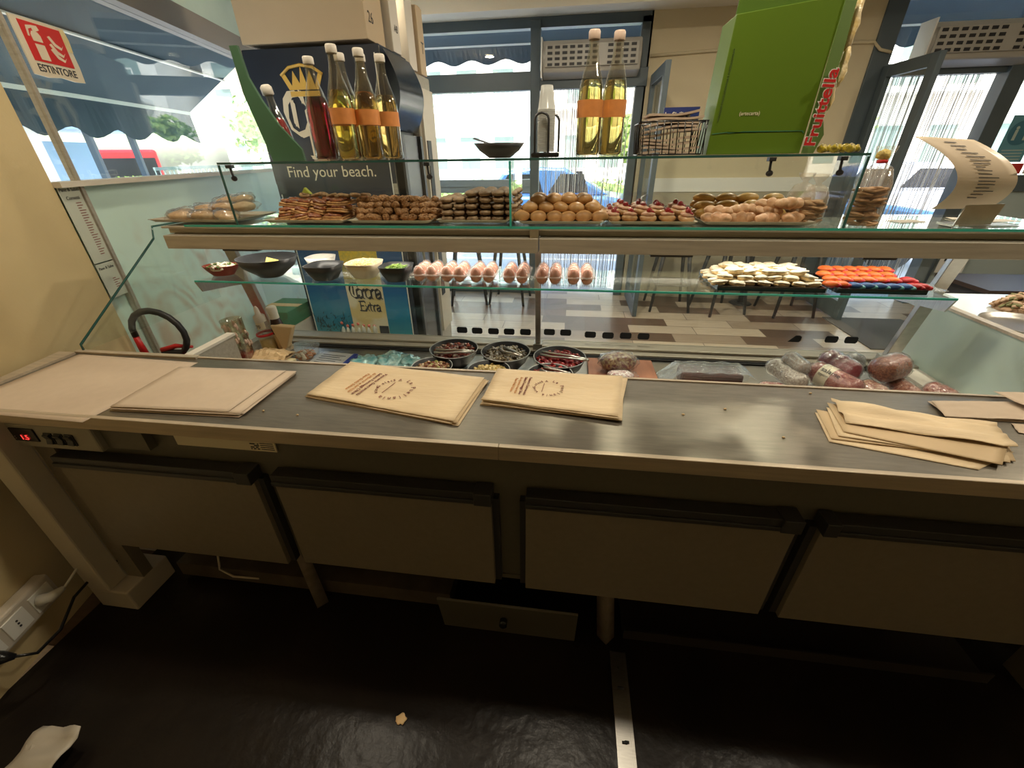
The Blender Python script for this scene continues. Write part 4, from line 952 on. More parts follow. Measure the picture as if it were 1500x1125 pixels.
# D ridged finger biscuits stacked
def ridged(i):
    fn = lambda p: Vector((p.x, p.y, p.z+.0012*math.sin(p.y*520+p.x*60)))
    return MB().ell((0,0,.010), (.024,.034,.0115), nu=20, nv=12, amp=.05, fr=60, seed=i, fn=fn, flat=.8).build('finger_biscuit', cookie_mat('finger biscuit crust %d'%i, (.17,.10,.055), (.36,.23,.13), 50, .6, .35))
fing = [ridged(i) for i in range(2)]
sp = []
for i in range(6):
    for j in range(3):
        nl = 4 if i < 2 else 5
        for l in range(nl): sp.append((XD+.035+i*.048+rnd(-.003,.003), 1.60+j*.075+rnd(-.003,.003), PZ+.004+l*.021, rnd(-.12,.12), (l, j, i, nl, 3)))
place(fing, sp, 'dark ridged finger biscuit stacked beside the glass divider', 'biscuit', 'finger biscuits stack', .06, ('dark finger biscuit', 'stack left of divider'))
# B red-topped puff squares + ring pastries on top
G['redjam'] = cookie_mat('red glazed topping', (.16,.025,.012), (.38,.14,.05), 110, .25, .4, .6)
pf = thing('puff_square', '', 'pastry')
MB().box(-.035,.035,-.026,.026,0,.007).box(-.034,.034,-.025,.025,.008,.014).build('pastry_base', cookie_mat('puff crust', (.42,.20,.07), (.66,.38,.16), 80), pf, bevel=.003)
MB().ell((0,0,.018), (.030,.021,.008), amp=.5, fr=110, nu=18, nv=8).build('topping', 'redjam', pf)
place([pf], heap(XB+.03, XC-.06, 1.56, 1.78, 4, 4, 3, .068, .056, .0235, PZ+.004, .16, 0, .5, (0,1)), 'puff pastry square with red glazed topping, heaped second tray from the left', 'pastry', 'red-topped puff squares', .4, ('red-topped puff square', 'second tray'))
rg = [MB().tube([(.018*math.cos(a), .013*math.sin(a), .007) for a in [k_*2*PI/14 for k_ in range(15)]], .0065, 8, caps=False).build('ring_pastry', cookie_mat('dark ring crust', (.20,.11,.05), (.42,.26,.12), 80))]
place(rg, [(XB+.09+i*.037+rnd(-.006,.006), 1.70+rnd(-.03,.03), PZ+.075+rnd(0,.006), rnd(0,3)) for i in range(8)], 'small dark ring pastry lying on top of the red-topped squares', 'pastry', 'ring pastries', .5, ('dark ring pastry', 'on top of the red-topped squares'))
c = tag(MB().prism([(-.02,0),(.024,.0),(0,.026)], (0,0,0), (1,0,0), (0,0,1), (0,.018,0)).build('lemon_wedge', mat('yellow green wedge', (.45,.50,.08), .4), bevel=.003), 'yellow green wedge standing on top of the red-topped squares', 'fruit wedge'); c.location = (XB+.085, 1.72, PZ+.088)
# F cream puffs with cherry
cp = thing('cream_puff', '', 'pastry')
MB().ell((0,0,.012), (.030,.026,.014), amp=.15, fr=50, flat=.8).build('shell', cookie_mat('choux crust', (.38,.20,.09), (.60,.38,.18), 40, .35, .3, .3), cp)
MB().ell((0,0,.024), (.025,.022,.009), amp=.3, fr=70).build('cream', cookie_mat('custard cream', (.55,.35,.22), (.45,.20,.12), 60, .4), cp)
MB().ell((0,0,.036), (.010,.010,.009), nu=12, nv=8).ell((.010,.004,.030), (.009,.009,.006), nu=10, nv=6).build('cherry', mat('red cherry', (.25,.008,.012), .15, coat=.8), cp)
place([cp], heap(XF+.015, XG-.02, 1.56, 1.77, 5, 4, 2, .062, .058, .020, PZ+.004, .12, 0, 1, (1,1))[:30], 'cream puff topped with a red cherry on the tray right of the golden buns', 'pastry', 'cherry cream puffs', .2, ('cherry cream puff', 'tray right of golden buns'))
# G yellow buns and pink rolls
yb = [MB().ell((0,0,.015), (.042,.021,.018), amp=.06, fr=30, seed=i, flat=.75).build('oval_bun', cookie_mat('yellow crust %d'%i, (.50,.28,.07), (.68,.44,.14), 20, .4, .15, .2)) for i in range(2)]
place(yb, heap(XG+.02, XH-.06, 1.64, 1.80, 4, 3, 4, .078, .05, .022, PZ+.008, .12, .15, .45, (0,1))[:34], 'yellow oval bun heaped at the back of the tray near the right end glass', 'bun', 'yellow oval buns', .25, ('yellow oval bun', 'tray by right end glass'))
pr = []
for i in range(2):
    m = MB()
    for k_ in range(3): m.ell((-.024+k_*.024, rnd(-.002,.002), .017), (.024,.022-.003*abs(k_-1),.019-.003*abs(k_-1)), amp=.22, fr=60, seed=k_+i, nu=16, nv=10)
    pr.append(m.build('flaky_roll', cookie_mat('pink sugared crust %d'%i, (.50,.25,.12), (.72,.46,.28), 45, .45, .3)))
sp = [(XG+.055+i*.082, 1.555+.012*(i%2), PZ+.005, rnd(-.8,.8)) for i in range(4)]+[(XG+.07+i*.078, 1.595, PZ+.022+.006*(i%2), rnd(-.9,.9)) for i in range(3)]+[(XH-.09, 1.585, PZ+.048, .2), (XH-.14,1.60,PZ+.044,-.3)]
place(pr, sp, 'pinkish flaky roll at the front of the tray near the right end glass', 'pastry', 'pinkish flaky rolls', .15, ('pinkish flaky roll', 'front of tray near the right end glass'))
# A film-wrapped buns
wb = thing('wrapped_bun', '', 'bun')
MB().ell((0,0,.018), (.052,.034,.019), amp=.2, fr=28, flat=.8).build('bun', cookie_mat('tan crust', (.42,.25,.12), (.58,.40,.22), 30, .5, .3), wb)
MB().ell((0,0,.020), (.060,.040,.024), amp=.35, fr=60, flat=.78, nu=26, nv=16).build('wrapping_film', 'film', wb)
sp = [(-1.54,1.565,PZ+.005,.1),(-1.43,1.56,PZ+.005,.3),(-1.345,1.57,PZ+.005,-.2),(-1.58,1.63,PZ+.006,.5),(-1.49,1.65,PZ+.02,0),(-1.40,1.64,PZ+.028,.2),(-1.33,1.66,PZ+.03,.6),(-1.36,1.71,PZ+.052,-.3),(-1.44,1.72,PZ+.045,.4),(-1.50,1.74,PZ+.02,.2)]
place([wb], sp, 'tan bun wrapped in crinkled clear film on the leftmost tray', 'bun', 'film-wrapped buns, left end', .3, ('tan bun in crinkled clear film', 'leftmost tray'))
# dark biscuit bags near the end glass
G['bagfilm'] = sheet_glass('biscuit bag film', (.95,.93,.90), 1, 1.6, .1, bump=.9, dirt=.12, dirtcol=(.75,.62,.48))
def cookie_bag(x, y, h, w_, label, top):
    t = thing('biscuit_bag', label, 'bag', (x, y, PZ))
    prof = [(0,.0),(w_,.002),(w_*1.08,.02),(w_*1.05,h*.55),(w_*.75,h*.74),(w_*.25,h*.80),(w_*.22,h*.83),(w_*.55,h*.93),(w_*.62,h)]
    MB().lathe(prof, seg=26, sq=3, sy=.7).build('clear_bag', 'bagfilm', t)
    if top:
        MB().lathe([(w_*.28,h*.795),(w_*.34,h*.80),(w_*.34,h*.835),(w_*.28,h*.84)], seg=16, sy=.8).build('red_ribbon', 'red', t)
        m = MB().ell((0,0,h*.9), (w_*.45,w_*.3,h*.06), amp=.5, fr=90, nu=16, nv=10); m.build('yellow_tissue', cookie_mat('yellow print tissue', (.65,.48,.08), (.85,.70,.25), 120), t)
        for i in range(3): MB().tube([(rnd(-.02,.02),-w_*.78,h*.25+i*.012),(w_*.5,-w_*.75,h*.25+i*.012)], .0016, 4).build('printed_lines', 'ink', t)
    m = MB(); n = 0
    for l in range(int(h*.55/.014)):
        for q in range(9):
            m.ell((rnd(-.6,.6)*w_, rnd(-.4,.4)*w_, .008+l*.014), (.025,.020,.006), rot=rotm(rnd(-.3,.3), rnd(-.3,.3), 0), nu=12, nv=5, amp=.1, fr=90)
    o = m.build('biscuits', cookie_mat('bagged biscuit', (.33,.17,.075), (.55,.33,.17), 60), t); o['kind'] = 'stuff'
    return t
cookie_bag(.935, 1.56, .225, .044, 'tall clear bag of biscuits tied with red ribbon, standing outside the right end glass', True)
cookie_bag(.795, 1.60, .150, .038, 'clear bag of dark biscuits standing inside the right end glass', False)
cookie_bag(.80, 1.70, .150, .040, 'clear bag of dark biscuits behind the other one at the right end glass', False)
rb = [MB().ell((0,0,.014), (.022,.020,.016), amp=.2, fr=60).build('dark_biscuit', cookie_mat('dark round biscuit', (.16,.10,.06), (.30,.20,.12), 50))]
place(rb, [(.63+.036*(i%4)+rnd(-.005,.005), 1.74+.03*(i//4 % 2), PZ+.006+.022*(i//8), rnd(0,3)) for i in range(14)], 'dark round biscuit behind the rolls near the right end glass', 'biscuit', 'dark round biscuits', .3, ('dark round biscuit', 'behind the rolls near the right end glass'))

# menu holder
p = Vector((1.235, 1.575, PZ))
t = thing('menu_holder', 'curled printed menu sheet in a grey metal clip stand', 'menu', p)
def menu_fn(u, v):   # v up the sheet
    return (-.075+.18*u+.13*v-.275*v*v, .03-.045*math.sin(v*PI*.9)+.02*u, .045+.205*v-.012*u*v)
MB().grid(menu_fn, 6, 24, thick=.0006).build('menu_sheet', mat('laminated paper', (.66,.55,.42), .35, col2=(.62,.51,.38), nscale=10), t)
m = MB()
for i in range(17):
    v = .93-i*.048; a = .34; b = a+rnd(.15,.36)
    A, B_, C_, D = [Vector(menu_fn(u, v_))+Vector((0,-.0025,.0004)) for u, v_ in ((a,v),(b,v),(b,v+.012),(a,v+.012))]
    m.add([A,B_,C_,D], [(0,1,2,3)])
m.build('printed_lines', 'ink', t)
MB().obox((.035,-.012,.032), (.052,.0,.002), (0,.002,0), (.006,0,.030)).box(-.02,.15,-.03,.06,0,.003).build('clip', 'steel_bright', t)
for i, (dx, dy, rz) in enumerate(((-.07,.0,.2),(.10,.05,-.3),(.14,.0,.1))):
    o = tag(MB().box(-.05,.05,-.03,.03,0,.001).build('paper_card', 'white_panel'), ['small white card left of the menu stand','small white card behind the menu stand','small white card right of the menu stand'][i], 'card'); o.location = (p.x+dx*1.25+.02*(i==0)-.03*(i==0), p.y+.03+dy+.05, PZ+.0005+.0015*i); o.rotation_euler.z = rz

# =================================================================== ON THE TOP GLASS
GZ = TZ+.0075
def bottle(x, y, label, liquid, lab=True, cap='cappink', rz=0, h=.325):
    t = thing('tall_bottle', label, 'bottle', (x, y, GZ), rz, group=None); k_ = h/.325
    pr_ = [(0,.004),(.034,.0),(.040,.006),(.0405,.020),(.039,.03),(.040,.10),(.0392,.104),(.040,.108),(.040,.145),(.0395,.150),(.040,.155),(.037,.185),(.030,.215),(.021,.245),(.0155,.275),(.0145,.305)]
    MB().lathe([(r, z*k_) for r, z in pr_], seg=28).build('bottle_body', G['bottleglass'], t)
    lq = [(0,.006),(.033,.005),(.038,.012),(.038,.10),(.0375,.145),(.0372,.155),(.034,.183),(.029,.205),(0,.206)]
    MB().lathe([(r, z*k_) for r, z in lq], seg=24).build('liquid', liquid, t)
    if lab:
        n = 12; m = MB()
        f = lambda u, v: (.0408*math.sin((u-.5)*3.6), -.0408*math.cos((u-.5)*3.6), k_*(.108+.046*v)); m.grid(f, n, 1); m.build('bottle_label', 'orangelabel', t)
    MB().lathe([(.0165,.303*k_),(.0175,.305*k_),(.0175,.322*k_),(.0150,.326*k_),(0,.327*k_)], seg=18).build('cap', cap, t)
    return t
def clear_solid(name, tint, ior=1.33):
    m = bpy.data.materials.new(name); m.use_nodes = True; b = m.node_tree.nodes['Principled BSDF']
    b.inputs['Base Color'].default_value = (*tint, 1); b.inputs['Transmission Weight'].default_value = 1; b.inputs['Roughness'].default_value = .02; b.inputs['IOR'].default_value = ior
    return m
G['bottleglass'] = sheet_glass('bottle glass', (.86,.84,.76), 1, 2.1)
G['yellowliq'] = clear_solid('golden liquid', (.93,.80,.30)); G['redliq'] = clear_solid('dark red liquid', (.25,.01,.03)); G['amberliq'] = clear_solid('amber liquid', (.85,.62,.25))
G['cappink'] = mat('beige pink cap', (.62,.47,.38), .4); G['capwhite'] = mat('cream cap', (.75,.70,.62), .4)
G['orangelabel'] = mat('orange paper label', (.70,.27,.07), .5, col2=(.60,.22,.06), nscale=50)
bottle((0.068, 1.600, 1.497)[0]-.025, 1.60, 'left one of the two golden bottles beside the cup stack', 'yellowliq', h=.33)
bottle((0.121, 1.640, 1.496)[0]+.0, 1.65, 'right one of the two golden bottles beside the newspaper basket', 'yellowliq', h=.335)
bottle((-0.887, 1.600, 1.510)[0], 1.60, 'dark red bottle, leftmost of the bottle group by the fridge', 'redliq', False, 'capwhite', h=.30)
bottle((-0.780, 1.560, 1.509)[0], 1.56, 'golden bottle, nearest and tallest of the group by the fridge', 'yellowliq', cap='capwhite', h=.32)
bottle((-0.816, 1.680, 1.509)[0], 1.68, 'golden bottle behind the nearest one of the group', 'yellowliq', cap='capwhite', h=.32)
bottle((-0.710, 1.600, 1.508)[0], 1.60, 'amber bottle with orange label right of the nearest golden one', 'amberliq', cap='capwhite', h=.315)
bottle((-0.763, 1.720, 1.508)[0], 1.73, 'golden bottle hidden behind the amber one of the group', 'yellowliq', cap='capwhite', h=.325)
bottle((-0.668, 1.660, 1.507)[0], 1.67, 'rightmost bottle of the group by the fridge', 'amberliq', cap='capwhite', h=.31)
# green display card with a small bottle at its left
xl = (-1.134, 1.660, 1.505)[0]
t = thing('card_stand', 'green cardboard display stand leaning at the left end of the top glass', 'display stand', (xl, 1.70, GZ))
MB().prism([(-.02,0),(.115,0),(.11,.04),(.04,.12),(-.005,.20),(-.035,.27),(-.045,.36),(-.075,.36),(-.07,.22)], (-.02,0,0), (1,0,0), (0,0,1), (0,.012,0)).build('green_side', mat('green card', (.045,.13,.065), .6, col2=(.04,.11,.055), nscale=6), t)
t = thing('small_bottle', 'small clear bottle with red drink and cream cap on the green stand', 'bottle', (xl+.005, 1.765, GZ+.001), 0); t.rotation_euler.y = -.17; t.scale = (1.1,1.1,1.5)
MB().lathe([(0,0),(.024,.002),(.027,.01),(.027,.07),(.020,.10),(.013,.125),(.012,.15)], seg=20).build('bottle_body', 'bottleglass', t)
MB().lathe([(0,.006),(.0245,.008),(.0250,.07),(.018,.095),(0,.10)], seg=18).build('red_drink', mat('red drink', (.28,.01,.02), .1), t)
MB().lathe([(.014,.148),(.019,.15),(.019,.165),(.013,.170),(0,.171)], seg=18).build('cap', 'capwhite', t)
# black bowl with a card
x = (-0.254, 1.580, 1.502)[0]
t = thing('bowl', 'shallow black bowl on the top glass between the bottle group and the cup stack', 'bowl', (x, 1.60, GZ))
MB().lathe([(0,0),(.036,0),(.042,.004),(.068,.022),(.086,.044),(.0835,.044),(.065,.024),(.039,.008),(0,.007)]).build('bowl_body', mat('grey black bowl', (.06,.06,.065), .35), t, )
o = tag(MB().box(-.045,.045,-.022,.022,0,.0012).build('card', 'darkplastic'), 'small dark card sticking out of the black bowl on the top glass', 'card'); o.location = (x-.045, 1.60, GZ+.046); o.rotation_euler = (.1,.30,.1)
# cups
x = (-0.094, 1.560, 1.499)[0]
t = thing('cup_holder', 'black wire holder around the stack of plastic cups', 'cup holder', (x, 1.57, GZ))
MB().box(-.045,.045,-.04,.04,0,.014).build('base', 'black', t, bevel=.004)
for (dx, dy) in ((-.012,-.036),(.018,.036)):
    pts = [(dx-.022,dy,.012),(dx-.022,dy,.105)]+[(dx-.022+.022*(1-math.cos(a)), dy, .105+.018*math.sin(a)) for a in (PI/6,PI/3,PI/2,2*PI/3,5*PI/6)]+[(dx+.022,dy,.105),(dx+.022,dy,.012)]
    MB().tube(pts, .0035, 8).build('wire_arch', 'darkplastic', t)
cupm = sheet_glass('milky plastic cup', (.85,.86,.86), 1, 1.4, .2, dirt=.75, dirtcol=(.85,.86,.84))
cup = MB().lathe([(.018,0),(.0185,.001),(.027,.062),(.0285,.063),(.0285,.065),(.027,.066)], seg=24).build('plastic_cup', cupm)
for i in range(26):
    o = cup if i == 0 else cup.copy()
    if i: COL.objects.link(o)
    o.location = (x, 1.57, GZ+.016+.0046*i+.0655); o.rotation_euler.x = PI
    tag(o, 'topmost white plastic cup of the stack in the black wire holder' if i == 25 else 'white plastic cup, %s from the top of the stack in the wire holder' % ORD[25-i], 'cup', 'plastic cups in the wire holder')
# newspaper basket
xb0, xb1 = (0.210, 1.550, 1.507)[0], (0.396, 1.550, 1.504)[0]; bw_ = xb1-xb0
t = thing('wire_basket', 'black wire basket holding folded newspapers', 'basket', (xb0, 1.55, GZ))
m = MB()
for k_ in range(10):
    a = k_/9*bw_
    m.tube([(a+.006,.0,.002),(a,-.004,.092)], .0016, 6); m.tube([(a+.006,.16,.002),(a,.164,.092)], .0016, 6)
for k_ in range(6): m.tube([(0,k_*.032,.002),(-.006,k_*.032,.092)], .0016, 6); m.tube([(bw_,k_*.032,.002),(bw_+.006,k_*.032,.092)], .0016, 6)
for z, q in ((.003,0),(.092,.006)): m.tube([(-q,-q*.6,z),(bw_+q,-q*.6,z),(bw_+q,.16+q*.6,z),(-q,.16+q*.6,z),(-q,-q*.6,z)], .0022, 6)
for k_ in range(8): m.tube([(k_/7*bw_,0,.002),(k_/7*bw_,.16,.002)], .0014, 5)
m.build('wire_frame', 'black', t)
npm = mat('newsprint', (.58,.44,.33), .8, col2=(.50,.38,.28), nscale=30)
for i in range(9):
    m = MB().grid(lambda u, v: (.012+(bw_-.026+.008*math.sin(i*2.1))*u, .008+.14*v, .008+.004*math.sin(u*5+i)+.012*u*(1 if i > 3 else .3)+.002*i), 12, 3, thick=.006)
    o = m.build('folded_newspaper', npm); o.location = (xb0+.002*math.sin(i), 1.55, GZ+.002+.0105*i)
    tag(o, 'topmost folded newspaper in the black wire basket' if i == 8 else 'folded newspaper, %s from the bottom in the black wire basket' % ORD[i], 'newspaper', 'folded newspapers in the basket')
o = tag(MB().box(0,.115,0,.003,0,.055).build('blue_booklet', mat('blue cover', (.03,.05,.22), .4)), 'dark blue booklet with white lettering standing behind the newspapers', 'booklet'); o.location = ((0.292, 1.700, 1.610)[0], 1.70, GZ+.085)
text('La Sicilia è', .020, (.004,-.0005,.028), (1,0,0), (0,0,1), 'white', 'lettering', o, bold=.0004); text('da assaporare', .016, (.004,-.0005,.010), (1,0,0), (0,0,1), 'white', 'lettering', o)
# green sweets box
gx0, gx1 = (0.421, 1.580, 1.504)[0], (0.701, 1.580, 1.499)[0]
t = thing('sweets_box', 'tall bright green cardboard box with red lettering on its side', 'box', (gx0, 1.58, GZ))
G['limegreen'] = mat('lime green card', (.10,.18,.006), .45, col2=(.09,.165,.006), nscale=3)
gw = gx1-gx0; gh = .330
MB().prism([(0,0),(gw,0),(gw+.006,gh+.045),(.012,gh+.015)], (0,0,0), (1,0,0), (0,0,1), (0,.13,0)).build('box_body', 'limegreen', t, bevel=.002)
MB().prism([(.012,gh+.012),(gw+.006,gh+.044),(gw+.005,gh+.15),(.02,gh+.13)], (0,.010,0), (1,0,0), (0,0,1), (0,.003,0)).build('lid_flap', mat('dark green card inside', (.075,.15,.01), .5), t)
MB().prism([(.006,.058),(.05,.062),(.055,.058),(.10,.063),(.14,.063),(gw-.01,.062),(gw-.004,.056),(gw-.006,.054),(gw-.012,.060),(.10,.061),(.05,.060),(.008,.056)], (0,-.0012,0), (1,0,0), (0,0,1), (0,.001,0)).build('tear_line', 'boxgreen', t)
G['limeside'] = mat('pale lime card', (.11,.19,.04), .5)
m = MB(); m.prism([(0,0),(.042,0),(.060,.05),(.042,.09),(.038,.16),(.040,.27),(.036,gh+.04),(0,gh+.04)], (gw+.004,.0,0), (.95,.31,0), (0,0,1), (.001,-.003,0)); m.build('side_flap', 'limeside', t)
text('Fruittella', .054, (gw+.034,-.0035,.018), (.03,.0,1), (-1,-.31,.03), 'white', 'lettering', t, bold=.003)
text('Fruittella', .054, (gw+.0345,-.0048,.018), (.03,.0,1), (-1,-.31,.03), 'red', 'lettering', t, bold=.001)
text('MATERIALE PROMOZIONALE E PUBBLICITARIO', .0085, (.020,-.0008,.09), (0.04,0,1), (-1,0,.04), 'limeside', 'small_lettering', t)
text('(artecarta)', .014, (.075,-.0008,.105), (1,0,0), (0,0,1), 'cream', 'small_lettering', t)
m = MB().ell((gw+.058,.03,gh-.0), (.014,.012,.07), amp=.5, fr=60).ell((gw+.064,.03,gh-.11), (.012,.012,.05), amp=.5, fr=60).ell((gw+.056,.03,gh-.185), (.010,.010,.03), amp=.5, fr=60)
m.build('torn_wrapper', cookie_mat('yellow cream wrapper', (.70,.50,.16), (.75,.65,.45), 40, .3), t)
ys = [MB().ell((0,0,.012), (.016,.010,.012), amp=.5, fr=100, seed=i).ell((.02,0,.012), (.008,.009,.010), amp=.6, fr=120, nu=8, nv=6).build('wrapped_sweet', cookie_mat('yellow wrapper %d'%i, (.65,.50,.03), (.06,.05,.02), 90, .3, .4)) for i in range(2)]
place(ys, [(.835+.0,1.56,GZ+.001,.2),(.795,1.57,GZ+.001,.5),(.815,1.60,GZ+.001,1.1),(.775,1.60,GZ+.001,.1),(.84,1.61,GZ+.001,2)], 'yellow wrapped sweet beside the green box, right end of the top glass', 'sweet', 'yellow wrapped sweets', .1, ('yellow wrapped sweet', 'beside the green box'))

# =================================================================== MIDDLE SHELF
MZ = 1.0675
G['bowlblack'] = mat('satin black bowl', (.025,.027,.030), .38, col2=(.035,.037,.040), nscale=30)
def sqbowl(x, y, z, r, h, m, label, sq=3.5, name='bowl', rz=0, sy=1, t_=.004, rb=.62):
    t = thing(name, label, 'bowl', (x, y, z), rz)
    MB().lathe([(0,0),(r*rb*.92,0),(r*rb,.004),(r*.85,h*.55),(r,h),(r-t_,h),(r*.85-t_,h*.55),(r*rb-t_,.007),(0,.007)], seg=36, sq=sq, sy=sy).build('bowl_body', m, t)
    return t
def bits(name, n, R_, z, shape, mats, label, cat, x, y, mound=.3, seed=0, sq=2.0):
    """a heap of many small pieces nobody could count"""
    m = MB()
    for i in range(n):
        a = rnd(0, 2*PI); q = math.sqrt(random.random()); zz = mound*R_*(1-q*q)+rnd(-.004,.004)
        m.ell((R_*q*math.cos(a), R_*q*math.sin(a), zz), tuple(s*rnd(.7,1.2) for s in shape), rot=rotm(rnd(-.6,.6), rnd(-.6,.6), rnd(0,3)), nu=8, nv=5, mi=random.randrange(len(mats)))
    m.lathe([(0,mound*R_*.8),(R_*.5,mound*R_*.55),(R_,-.006),(R_*.9,-.012)], seg=20)
    o = m.build(name, mats); o.location = (x, y, z); tag(o, label, cat, kind='stuff'); return o
X = lambda v: v[0]
x = X((-1.474, 1.600, 1.075))
sqbowl(x, 1.60, MZ, .072, .042, mat('terracotta red dish', (.28,.05,.03), .35), 'oval dark red dish at the left end of the middle shelf', 2.2, 'oval_dish', .2, .7)
bits('dish_filling', 80, .050, MZ+.036, (.014,.006,.004), [mat('creamy filling', (.75,.68,.55), .5), mat('green herb', (.12,.2,.04), .6), mat('cheese white', (.8,.75,.65), .5)], 'creamy white and green filling in the oval red dish', 'food', x, 1.60, .15)
x = X((-1.249, 1.600, 1.094))
sqbowl(x, 1.60, MZ, .122, .078, 'bowlblack', 'wide black bowl at the left of the middle shelf', 2.0, 'bowl', 0, .9, .004, .42)
o = tag(MB().prism([(-.035,0),(.03,-.004),(.026,.018),(-.03,.030)], (0,0,0), (1,0,0), (0,.35,.94), (0,.001,0)).build('yellow_card', mat('yellow card', (.80,.60,.05), .5, col2=(.85,.70,.25), nscale=90)), 'yellow printed card inside the wide black bowl', 'card'); o.location = (x+.006, 1.615, MZ+.045)
o.rotation_euler.x = -.2
bits('bowl_scraps', 25, .05, MZ+.030, (.010,.006,.004), ['bowlblack', 'darkplastic'], 'dark scraps at the bottom of the wide black bowl', 'food', x, 1.60, .1)
x = X((-1.071, 1.680, 1.078)); sqbowl(x, 1.70, MZ, .058, .062, 'white', 'white bowl behind the black square bowl on the middle shelf', 3)
x = X((-0.983, 1.570, 1.092)); sqbowl(x, 1.57, MZ, .068, .060, 'bowlblack', 'empty black square bowl left of the grated cheese', 4.0)
x = X((-0.834, 1.620, 1.082)); sqbowl(x, 1.62, MZ, .070, .060, mat('cream bowl', (.72,.60,.42), .35), 'cream square bowl full of grated cheese', 3.5)
bits('grated_cheese', 300, .058, MZ+.052, (.012,.0018,.0016), [mat('grated cheese', (.88,.76,.38), .5), mat('pale grated cheese', (.9,.82,.5), .5)], 'pile of pale yellow grated cheese in the cream bowl', 'cheese', x, 1.62, .22)
x = X((-0.678, 1.580, 1.090)); sqbowl(x, 1.575, MZ, .062, .060, 'bowlblack', 'black square bowl with chopped greens beside the egg boxes', 4.0)
bits('chopped_greens', 120, .048, MZ+.045, (.014,.002,.0016), [mat('green sprigs', (.14,.30,.03), .5), mat('pale green sprigs', (.35,.48,.10), .5)], 'chopped green leaves in the black square bowl', 'vegetables', x, 1.575, .2)
# egg cartons
ex = [X((-0.552, 1.610, 1.085)), X((-0.441, 1.610, 1.087)), X((-0.326, 1.610, 1.089)), X((-0.197, 1.610, 1.091)), X((-0.071, 1.610, 1.094)), X((0.047, 1.610, 1.096))]
def carton_h(x, y, up):
    cx = round((x/.050)-.5)+.5; cx = max(-.5, min(.5, cx)); cy = max(-1, min(1, round(y/.048)))
    d = math.hypot((x-cx*.050)/.024, (y-cy*.048)/.023)
    return max(0, 1-d**2.6)**.6
egg = MB().ell((0,0,0), (.0222,.0222,.0285), nu=20, nv=14, fn=lambda p: Vector((p.x*(1-.12*p.z/.0285), p.y*(1-.12*p.z/.0285), p.z))).build('egg', mat('brown pink eggshell', (.66,.30,.20), .45, col2=(.72,.36,.25), nscale=40, sss=.1))
G['plastic_egg'] = sheet_glass('egg box plastic', (.97,.96,.95), 1, 1.6, .06, dirt=.17, dirtcol=(.95,.90,.86))
cm_up = MB().grid(lambda u, v: ((u-.5)*.106, (v-.5)*.152, .036+.030*carton_h((u-.5)*.106, (v-.5)*.152, 1)), 34, 48)
cm_dn = MB().grid(lambda u, v: ((u-.5)*.106, (v-.5)*.152, .034-.031*carton_h((u-.5)*.106, (v-.5)*.152, 0)), 34, 48)
cm_rim = MB().box(-.056,.056,-.079,-.074,.033,.037).box(-.056,.056,.074,.079,.033,.037).box(-.056,-.052,-.074,.074,.033,.037).box(.052,.056,-.074,.074,.033,.037)
proto = None; eggp = None
wh = ['leftmost egg box, beside the black bowl of greens','second egg box from the left','third egg box from the left','fourth egg box, just left of the middle post','fifth egg box, just right of the middle post','rightmost egg box, lid tilted up']
for i, xx in enumerate(ex):
    if i == 0:
        proto = thing('egg_carton', 'x', 'egg carton', (xx, 1.60, MZ))
        cm_up.build('lid', 'plastic_egg', proto); cm_dn.build('tray', 'plastic_egg', proto); cm_rim.build('rim', 'plastic_egg', proto); c = proto
    else: c = dup(proto, (xx, 1.60, MZ))
    tag(c, 'clear plastic '+wh[i], 'egg carton', 'egg cartons on the middle shelf')
    for a in (-.5, .5):
        for b in (-1, 0, 1):
            e = egg if (i == 0 and a < 0 and b == -1) else egg.copy()
            if e is not egg: COL.objects.link(e)
            e.location = (xx+a*.050, 1.60+b*.048, MZ+.0325); e.rotation_euler.z = rnd(0,6)
            tag(e, 'brown egg, %s column, %s row, in the %s' % ('left' if a < 0 else 'right', {-1:'front',0:'middle',1:'back'}[b], wh[i].split(',')[0]), 'egg', 'eggs in the egg boxes')
# right trays
def black_tray(x0, x1, y0, y1, label):
    t = thing('black_tray', label, 'tray', ((x0+x1)/2, (y0+y1)/2, MZ)); a, b = (x1-x0)/2, (y1-y0)/2
    m = MB().box(-a,a,-b,b,0,.004).box(-a-.004,a+.004,-b-.004,-b,.0,.016).box(-a-.004,a+.004,b,b+.004,0,.016).box(-a-.004,-a,-b,b,0,.016).box(a,a+.004,-b,b,0,.016)
    m.build('tray_body', 'black', t); return t
tx0, tx1 = X((0.538, 1.530, 1.062)), X((0.888, 1.530, 1.066))
black_tray(tx0, tx1, 1.535, 1.77, 'black tray of white iced pastries on the middle shelf')
ic = []
for i in range(2):
    t = thing('iced_pastry', '', 'pastry')
    MB().ell((0,0,.008), (.026,.014,.009), amp=.2, fr=60, flat=.8, seed=i).build('base', cookie_mat('cream pastry %d'%i, (.75,.50,.20), (.85,.68,.38), 60), t)
    MB().ell((0,0,.015), (.026,.0145,.006), amp=.45, fr=90, seed=i+4, nu=16, nv=8).build('icing', mat('white icing %d'%i, (.72,.66,.48) if i else (.76,.72,.60), .5, col2=(.84,.78,.60), nscale=80, bump=.4), t)
    ic.append(t)
place(ic, heap(tx0+.01, tx1-.01, 1.56, 1.75, 7, 6, 3, .054, .034, .018, MZ+.005, .18, 0, .5, (1,1)), 'white iced oblong pastry heaped on the left black tray of the middle shelf', 'pastry', 'white iced pastries heap', .3, ('white iced pastry', 'black tray, middle shelf'))
ux0, ux1 = X((0.933, 1.530, 1.067)), X((1.206, 1.530, 1.072))
black_tray(ux0, ux1, 1.535, 1.74, 'black tray of orange, blue and red shell-shaped sweets on the middle shelf')
